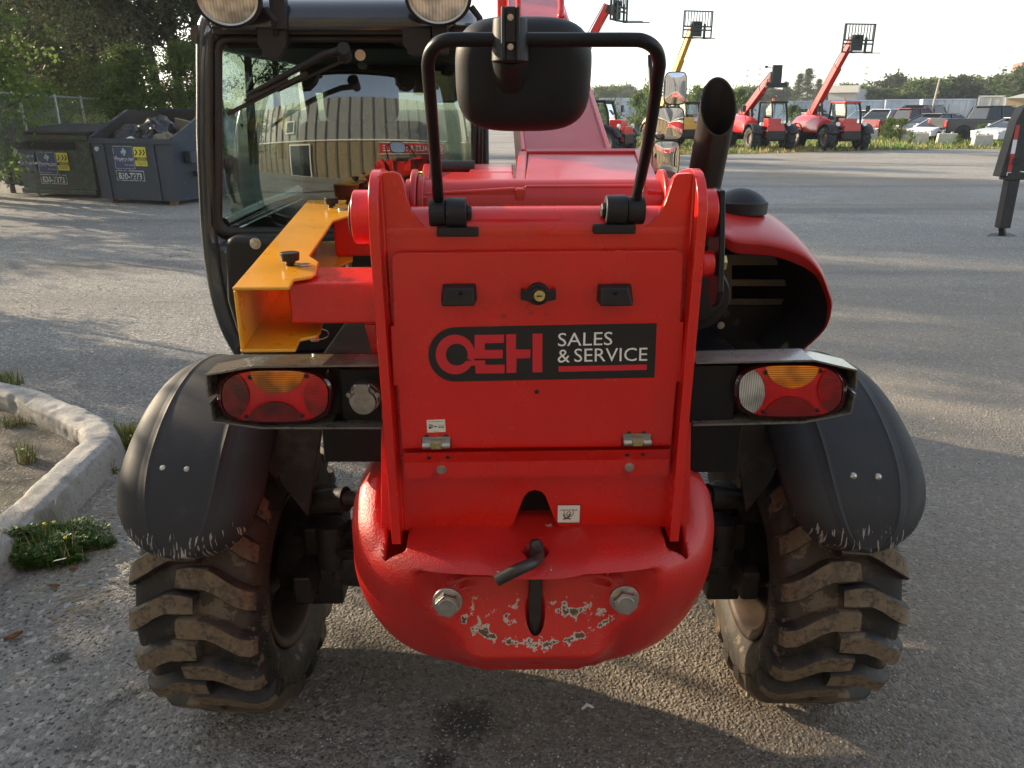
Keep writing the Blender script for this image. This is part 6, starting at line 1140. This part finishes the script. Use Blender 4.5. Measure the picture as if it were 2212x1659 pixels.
def tower_kids(r_, L_):
    for k in range(4):
        for q in range(5): b = MB(); b.box((L_*(.15+.2*k), -.1, 3+q*3.2), (L_*.09, .3, 1.6)); b.build('window', dkg, r_)
    b = MB(); b.box((L_*.62, -.3, 9), (1.2, .8, 18)); b.build('dark_fin', dkg, r_)
farbox('apartment_tower', 2188, 2290, 260, 255, 0, ztop(2200, 133, 258), mat('brown_brick', (.22, .105, .06), .8), 'tall brown brick tower block over the trees at the right edge', 'building', None, 15, tower_kids)
a = faru(2166, 58); b = MB(); rt_ = tag(empty('tent', a, -math.atan2(a.x-CAM.x, a.y-CAM.y)), 'white peaked marquee tent with beige side at the right edge', 'tent'); zt_ = ztop(2212, 189, 58); ze = ztop(2168, 212, 58); 
b.add([(0, 0, ze), (4.5, 0, zt_+.5), (9, 0, ze), (0, 8, ze), (4.5, 8, zt_+.5), (9, 8, ze), (0, -.02, ze-.2), (9, -.02, ze-.2)], [(0, 1, 4, 3), (1, 2, 5, 4), (0, 1, 2)]); b.build('canopy', mat('tent_white', (.78, .76, .66), .7), rt_, smooth=0)
b = MB(); b.poly([(0, 2, 0), (9, 2, 0), (9, 2, ze), (0, 2, ze)]); b.build('side_wall', mat('tent_beige', (.50, .40, .26), .8), rt_)
for xx in (.05, 2.2, 4.5, 6.8, 9): b = MB(); b.box((xx, 0, ze/2), (.14, .14, ze)); b.build('tent_pole', mat('pole_white', (.7, .7, .68), .5) if 'pole_white' not in MATS else MATS['pole_white'], rt_)
pyl = mat('pylon_steel', (.42, .43, .46), .6); heads = []
for k, (u, vt, d) in enumerate(((1337+19, 190, 520), (1607, 150, 420), (1633, 147, 420), (1860, 144, 420), (2141, 145, 500), (2155, 142, 500))):
    p = faru(u, d); H = Y(u, vt, p.y).z; rt_ = tag(empty('pylon', p), ['tiny lattice pylon left of the wing mirrors', 'hazy lattice pylon left of the red boom, left of its pair', 'hazy lattice pylon left of the red boom, right of its pair', 'lattice pylon directly right of the tallest red boom', 'left pylon of the pair near the brown tower', 'right pylon of the pair near the brown tower'][k], 'pylon', 'power pylons on the horizon'); b = MB(); w0 = H*.09
    nS = 9; lv = [(w0*(1-.75*i/nS), H*i/nS) for i in range(nS+1)]; t_ = .11 if k else .08
    for i in range(nS):
        (wa, za_), (wb, zb2_) = lv[i], lv[i+1]
        for sx, sy in ((1, 1), (1, -1), (-1, 1), (-1, -1)): b.bar((sx*wa, sy*wa, za_), (sx*wb, sy*wb, zb2_), t_, t_)
        for sy in (1, -1): b.bar((-wa, sy*wa, za_), (wb, sy*wb, zb2_), t_*.7, t_*.7); b.bar((wa, sy*wa, za_), (-wb, sy*wb, zb2_), t_*.7, t_*.7)
    b.build('mast', pyl, rt_, smooth=0)
    b = MB()
    for f, wd in ((.97, .06), (.84, .075), (.70, .065)): b.prism([(-H*wd, 0, H*f), (H*wd, 0, H*f), (0, 0, H*f+H*.03)], (0, t_, 0))
    b.build('cross_arm', pyl, rt_, smooth=0); heads.append((p, H))
def wire(p, q_, sag, label):
    b = MB(); b.tube([p.lerp(q_, i/16) - V((0, 0, sag*4*(i/16)*(1-i/16))) for i in range(17)], .05, 4, caps=False); tag(b.build('power_line', pyl, smooth=0), label, 'power line', 'power lines between the pylons')
for (a, c, lb) in ((1, 3, 'power line from the left pylon pair to the middle pylon'), (3, 4, 'power line from the middle pylon to the right pylon pair')):
    for f in (.84,): wire(heads[a][0] + V((0, 0, heads[a][1]*f)), heads[c][0] + V((0, 0, heads[c][1]*f)), 3, lb)
p = faru(2010, 66); b = MB(); b.cyl(p, p + V((.35, 0, 4.1)), .09, .07, 10); tag(b.build('utility_pole', mat('pole_wood', (.35, .32, .27), .8)), 'leaning grey wooden pole above the pale containers', 'pole')
# ---- grass verge with blocks and bushes
vg = [Z(1180, 337), Z(1560, 334), Z(1860, 326), Z(2060, 322), Z(2400, 322), Z(2480, 296), Z(1900, 290), Z(1500, 284), Z(1150, 280)]
b = MB(); b.poly([V((p.x, p.y, .004)) for p in vg]); struct(b.build('grass_verge', mat('verge_soil', (.11, .13, .045), .95, var=(1.5, .3), col2=(.17, .14, .07), bump=(8, .6, .03)), smooth=0))
grs = [mat('grass_green', (.13, .24, .025), .6, var=(.5, .3)), mat('grass_yellow', (.30, .26, .06), .7, var=(.5, .3)), mat('grass_dry', (.34, .24, .10), .8)]
b = MB(); rnd = random.Random(9)
def inside(x, y_):
    c = False; n = len(vg)
    for i in range(n):
        a, d = vg[i], vg[(i+1) % n]
        if (a.y > y_) != (d.y > y_) and x < (d.x-a.x)*(y_-a.y)/(d.y-a.y)+a.x: c = not c
    return c
cnt = 0
while cnt < 26000:
    x, y_ = rnd.uniform(0, 34), rnd.uniform(24, 60)
    if rnd.random() > (34/y_)**2: continue
    if not inside(x, y_): continue
    cnt += 1; n_ = noise.noise(V((x*.6, y_*.6, 0))); yel_ = (y_ < 36 and x < 18); b.m = 0 if rnd.random() < (.55 + n_*.7 - (.35 if yel_ else 0)) else (1 if rnd.random() < .6 else 2)
    h = rnd.uniform(.06, .22)*(1+n_); a = rnd.uniform(0, 6.28); w_ = V((math.cos(a), math.sin(a), 0))*.03; e = V((rnd.gauss(0, .05), rnd.gauss(0, .05), h)); p = V((x, y_, .003)); b.add([p-w_, p+w_, p+e], [(0, 1, 2)])
tag(b.build('grass', grs, smooth=0), 'green and yellow grass on the verge in front of the parked cars', 'grass', kind='stuff')
for k, (u, v, s, sz, w_) in enumerate(((1705, 300, 1.15, 1.25, 'round yellow green bush between the two red background telehandlers'), (1590, 296, 1.5, 1.9, 'tall green bush directly left of the left red background telehandler'), (1918, 306, .75, .8, 'sunlit leafy bush in front of the red pickup'), (1942, 307, .7, .8, 'leafy bush between the red pickup and the dark sedan'), (2113, 310, .45, .6, 'small yellow weed bush behind the rightmost concrete block'), (1308, 300, 1.3, 1.4, 'green bush behind the left fork of the nearest background machine'), (1375, 296, 1.4, 1.7, 'green bush directly left of the lower wing mirror'), (1405, 292, 1.5, 2.2, 'tall yellow green bush beside the lower wing mirror'), (1290, 270, 1.3, 1.5, 'yellow green bush by the right edge of the red boom'), (1500, 285, 1.6, 2.2, 'dark green bush behind the black and yellow machine'), (2065, 318, .3, .35, 'tiny weed at the foot of the second concrete block'), (1965, 314, .3, .4, 'tiny weed in front of the leftmost concrete blocks'))):
    p = Z(u, v); tree('bush', (p.x, p.y, 0), w_, 'bush', 'bushes on the grass verge', s, k*1.1, 'bush', sz)
blkm = mat('concrete_block', (.46, .43, .36), .85, var=(2, .2), bump=(20, .4, .01), dirt=[(3, .55, .7, (.25, .23, .19))])
for k, (u0, u1, vb, ang, w_) in enumerate(((1867, 1900, 302, .2, 'left pale concrete block under the red pickup tailgate'), (1951, 1974, 307.5, .9, 'narrow concrete block in front of the dark sedan'), (1973, 2013, 311.5, .45, 'concrete block in front of the white hatchback'), (2025, 2075, 313.5, .35, 'concrete block below the black pickup tailgate'), (2103, 2150, 318.5, .25, 'rightmost and nearest concrete block on the grass verge'))):
    p0_, p1_ = Z(u0, vb), Z(u1, vb); c_ = (p0_+p1_)/2; W = (p1_-p0_).length*.80; b = MB(); b.box((0, 0, .28), (W, .55, .56), taper=.93); b.box((-W*.22, 0, .60), (.16, .16, .09), taper=.6); b.box((W*.22, 0, .60), (.16, .16, .09), taper=.6); o = b.build('concrete_block', blkm, bevel=.03); o.location = (c_.x, c_.y+.3, 0); o.rotation_euler = (0, 0, -ang); tag(o, w_, 'concrete block', 'concrete blocks along the grass verge')
# fence between verge and containers, seen left of the wing mirrors
pf0, pf1 = faru(1270, 58), faru(1450, 62); fence(pf0, pf1, 2.2, 2.5, 'far chain link fence left of the wing mirrors', .25, .008)
# ---- jack stand of a trailer at the right edge
jm = mat('jack_black', (.010, .009, .009), .5, var=(4, .3), dirt=[(7, .6, .75, (.04, .025, .018))]); tr_ = mat('tape_red', (.42, .02, .02), .4); tw_ = mat('tape_white', (.75, .72, .68), .4)
jb = Z(2165, 508); rt_ = tag(empty('stabiliser_leg', jb), 'black stabiliser leg with red and white tape at the right edge', 'stabiliser leg'); yj = jb.y; 
def J(u, v, dy=0): return Y(u, v, yj+dy) - jb
b = MB(); b.prism([J(2131, 512, -.1), J(2196, 512, -.1), J(2180, 505, .1), J(2140, 505, .1)], (0, 0, .015)); b.cyl(J(2166, 508), J(2164, 490), .05, .045, 16); b.build('foot_plate', jm, rt_, bevel=.004)
b = MB(); b.bar(J(2165, 492), J(2187, 380), .16, .14, (0, 1, 0)); b.build('inner_leg', jm, rt_, bevel=.01); b = MB(); b.bar(J(2185, 388), J(2188, 372), .25, .20, (0, 1, 0)); b.build('collar', jm, rt_, bevel=.01)
b = MB(); b.prism([J(2160, 382, -.08), J(2202, 382, -.08), J(2230, 225, -.08), J(2212, 232, -.08), J(2196, 262, -.08), J(2182, 310, -.08)], (0, .18, 0)); b.prism([J(2200, 370, -.05), J(2290, 370, -.05), J(2300, 240, -.05), J(2215, 262, -.05)], (0, .10, 0)); b.build('outer_leg', jm, rt_, fix=True, bevel=.008)
for k, (v0, v1, m) in enumerate(((270, 302, tr_), (302, 332, tw_), (332, 372, tr_), (372, 380, tw_))):
    f = lambda v: 2178 + (380-v)*.19; b = MB(); b.prism([J(f(v1)-4, v1, -.085), J(f(v1)+5, v1, -.085), J(f(v0)+5, v0, -.085), J(f(v0)-4, v0, -.085)], (0, .004, 0)); b.build('reflective_tape', m, rt_)
b = MB(); b.tube(curve_pts([J(2185, 350, -.12), J(2195, 340, -.16), J(2210, 345, -.16), J(2196, 356, -.14), J(2185, 352, -.12)], 5), .008, 6); b.build('cable_loop', rubber, rt_)
# ---- the shop behind the camera (seen in the cab window, mirrors and paint)
sh = tag(empty('shop_building', (0, -9.0, 0)), 'tan brick and ribbed grey metal shop building mirrored in the cab window', 'building')
brk = mat('tan_brick', (.24, .19, .115), .85, var=(2, .25), bump=(12, .4, .01)); rib = mat('ribbed_metal', (.22, .225, .22), .5, var=(.4, .1)); trim = mat('white_trim', (.72, .70, .62), .5); sred = mat('sign_red', (.42, .02, .025), .4)
b = MB(); b.box((-2, -4, 1.9), (36, 8, 3.8)); b.build('brick_wall', brk, sh); b = MB(); b.box((-2, -4.05, 6.3), (36.2, 8.0, 4.9)); b.build('metal_wall', rib, sh)
b = MB()
for k in range(30): b.box((-20+1.2*k, .0, 6.3), (.12, .12, 4.9))
b.build('wall_ribs', mat('rib_shadow_gap', (.16, .16, .15), .6), sh); b = MB()
for k in range(30): b.box((-20+1.2*k, .03, 1.9), (.20, .05, 3.8))
b.build('brick_piers', mat('brick_dark', (.12, .10, .075), .9), sh); b = MB(); b.box((-2, .06, 3.85), (36.2, .14, .12)); b.build('band', trim, sh)
b = MB(); b.box((4.6, .08, 3.0), (7.2, .14, 1.1)); sg = b.build('shop_sign', sred, sh); b = MB(); 
for z_ in (2.42, 3.58): b.box((4.6, .16, z_), (7.3, .04, .07))
text_on(b, 'OEH SALES & SERVICE', (7.9, .16, 2.7), (1.3, .16, 2.7), (7.9, .16, 3.3), .0); b.build('sign_words', trim, sg, smooth=0)
for x, z_, w_, h_ in ((-9, 5.5, 1.0, 1.2), (-7.5, 1.7, 2.6, 3.3), (8.5, 1.5, 1.2, 2.6), (10.5, 5.5, 1.0, 1.2)):
    b = MB(); b.box((x, .08, z_), (w_+.3, .12, h_+.3)); f = b.build('window_frame', trim, sh); b = MB(); b.box((x, .15, z_), (w_, .03, h_)); b.build('pane', cglass, f)
HAZE = .0007
# =====================================================================  camera, sky, sun
cd = bpy.data.cameras.new('camera'); co = bpy.data.objects.new('camera', cd); C.objects.link(co); bpy.context.scene.camera = co
co.location = CAM; co.rotation_euler = Matrix((RT, UP, -FW)).transposed().to_euler()
cd.sensor_width = 36; cd.lens = 36*FPX/2212; cd.clip_start = .02; cd.clip_end = 3000
SUN_EL = 17.; SUN_DIR = V((-.88, .47, 0)).normalized()      # horizontal direction towards the sun
w = bpy.data.worlds.new('World'); bpy.context.scene.world = w; w.use_nodes = True; nt = w.node_tree; bg = nt.nodes['Background']
sk = nt.nodes.new('ShaderNodeTexSky'); sk.sky_type = 'NISHITA'; sk.sun_disc = False; sk.sun_elevation = R(SUN_EL)
sk.sun_rotation = math.atan2(SUN_DIR.x, SUN_DIR.y); sk.air_density = 1.; sk.dust_density = .7; sk.ozone_density = 1.
hs = nt.nodes.new('ShaderNodeHueSaturation'); hs.inputs['Saturation'].default_value = .6; nt.links.new(sk.outputs[0], hs.inputs['Color']); nt.links.new(hs.outputs[0], bg.inputs[0]); bg.inputs[1].default_value = SKY if 'SKY' in globals() else .15
sd = bpy.data.lights.new('sun', 'SUN'); so_ = bpy.data.objects.new('sun', sd); C.objects.link(so_); sd.energy = 5.; sd.angle = R(.6); sd.color = (1, .82, .58)
dv = -(SUN_DIR*math.cos(R(SUN_EL)) + V((0, 0, math.sin(R(SUN_EL))))); so_.rotation_euler = dv.to_track_quat('-Z', 'Y').to_euler()
vs_ = bpy.context.scene.view_settings; vs_.view_transform = 'Standard'; vs_.look = 'None'; vs_.exposure = 1.38; vs_.gamma = 1
bpy.context.scene.cycles.transparent_max_bounces = 16

if HAZE:
    b = MB(); b.box((0, 320, 38), (1500, 720, 79)); hz = b.build('haze', None or bpy.data.materials.new('haze'), smooth=0); tag(hz, kind='stuff', label='thin warm morning haze over the yard'); m = hz.data.materials[0]; m.use_nodes = True; nt = m.node_tree; nt.nodes.clear(); o_ = nt.nodes.new('ShaderNodeOutputMaterial'); pv_ = nt.nodes.new('ShaderNodeVolumePrincipled'); pv_.inputs['Density'].default_value = HAZE; pv_.inputs['Color'].default_value = (.9, .92, .95, 1); pv_.inputs['Anisotropy'].default_value = .5; nt.links.new(pv_.outputs[0], o_.inputs['Volume'])
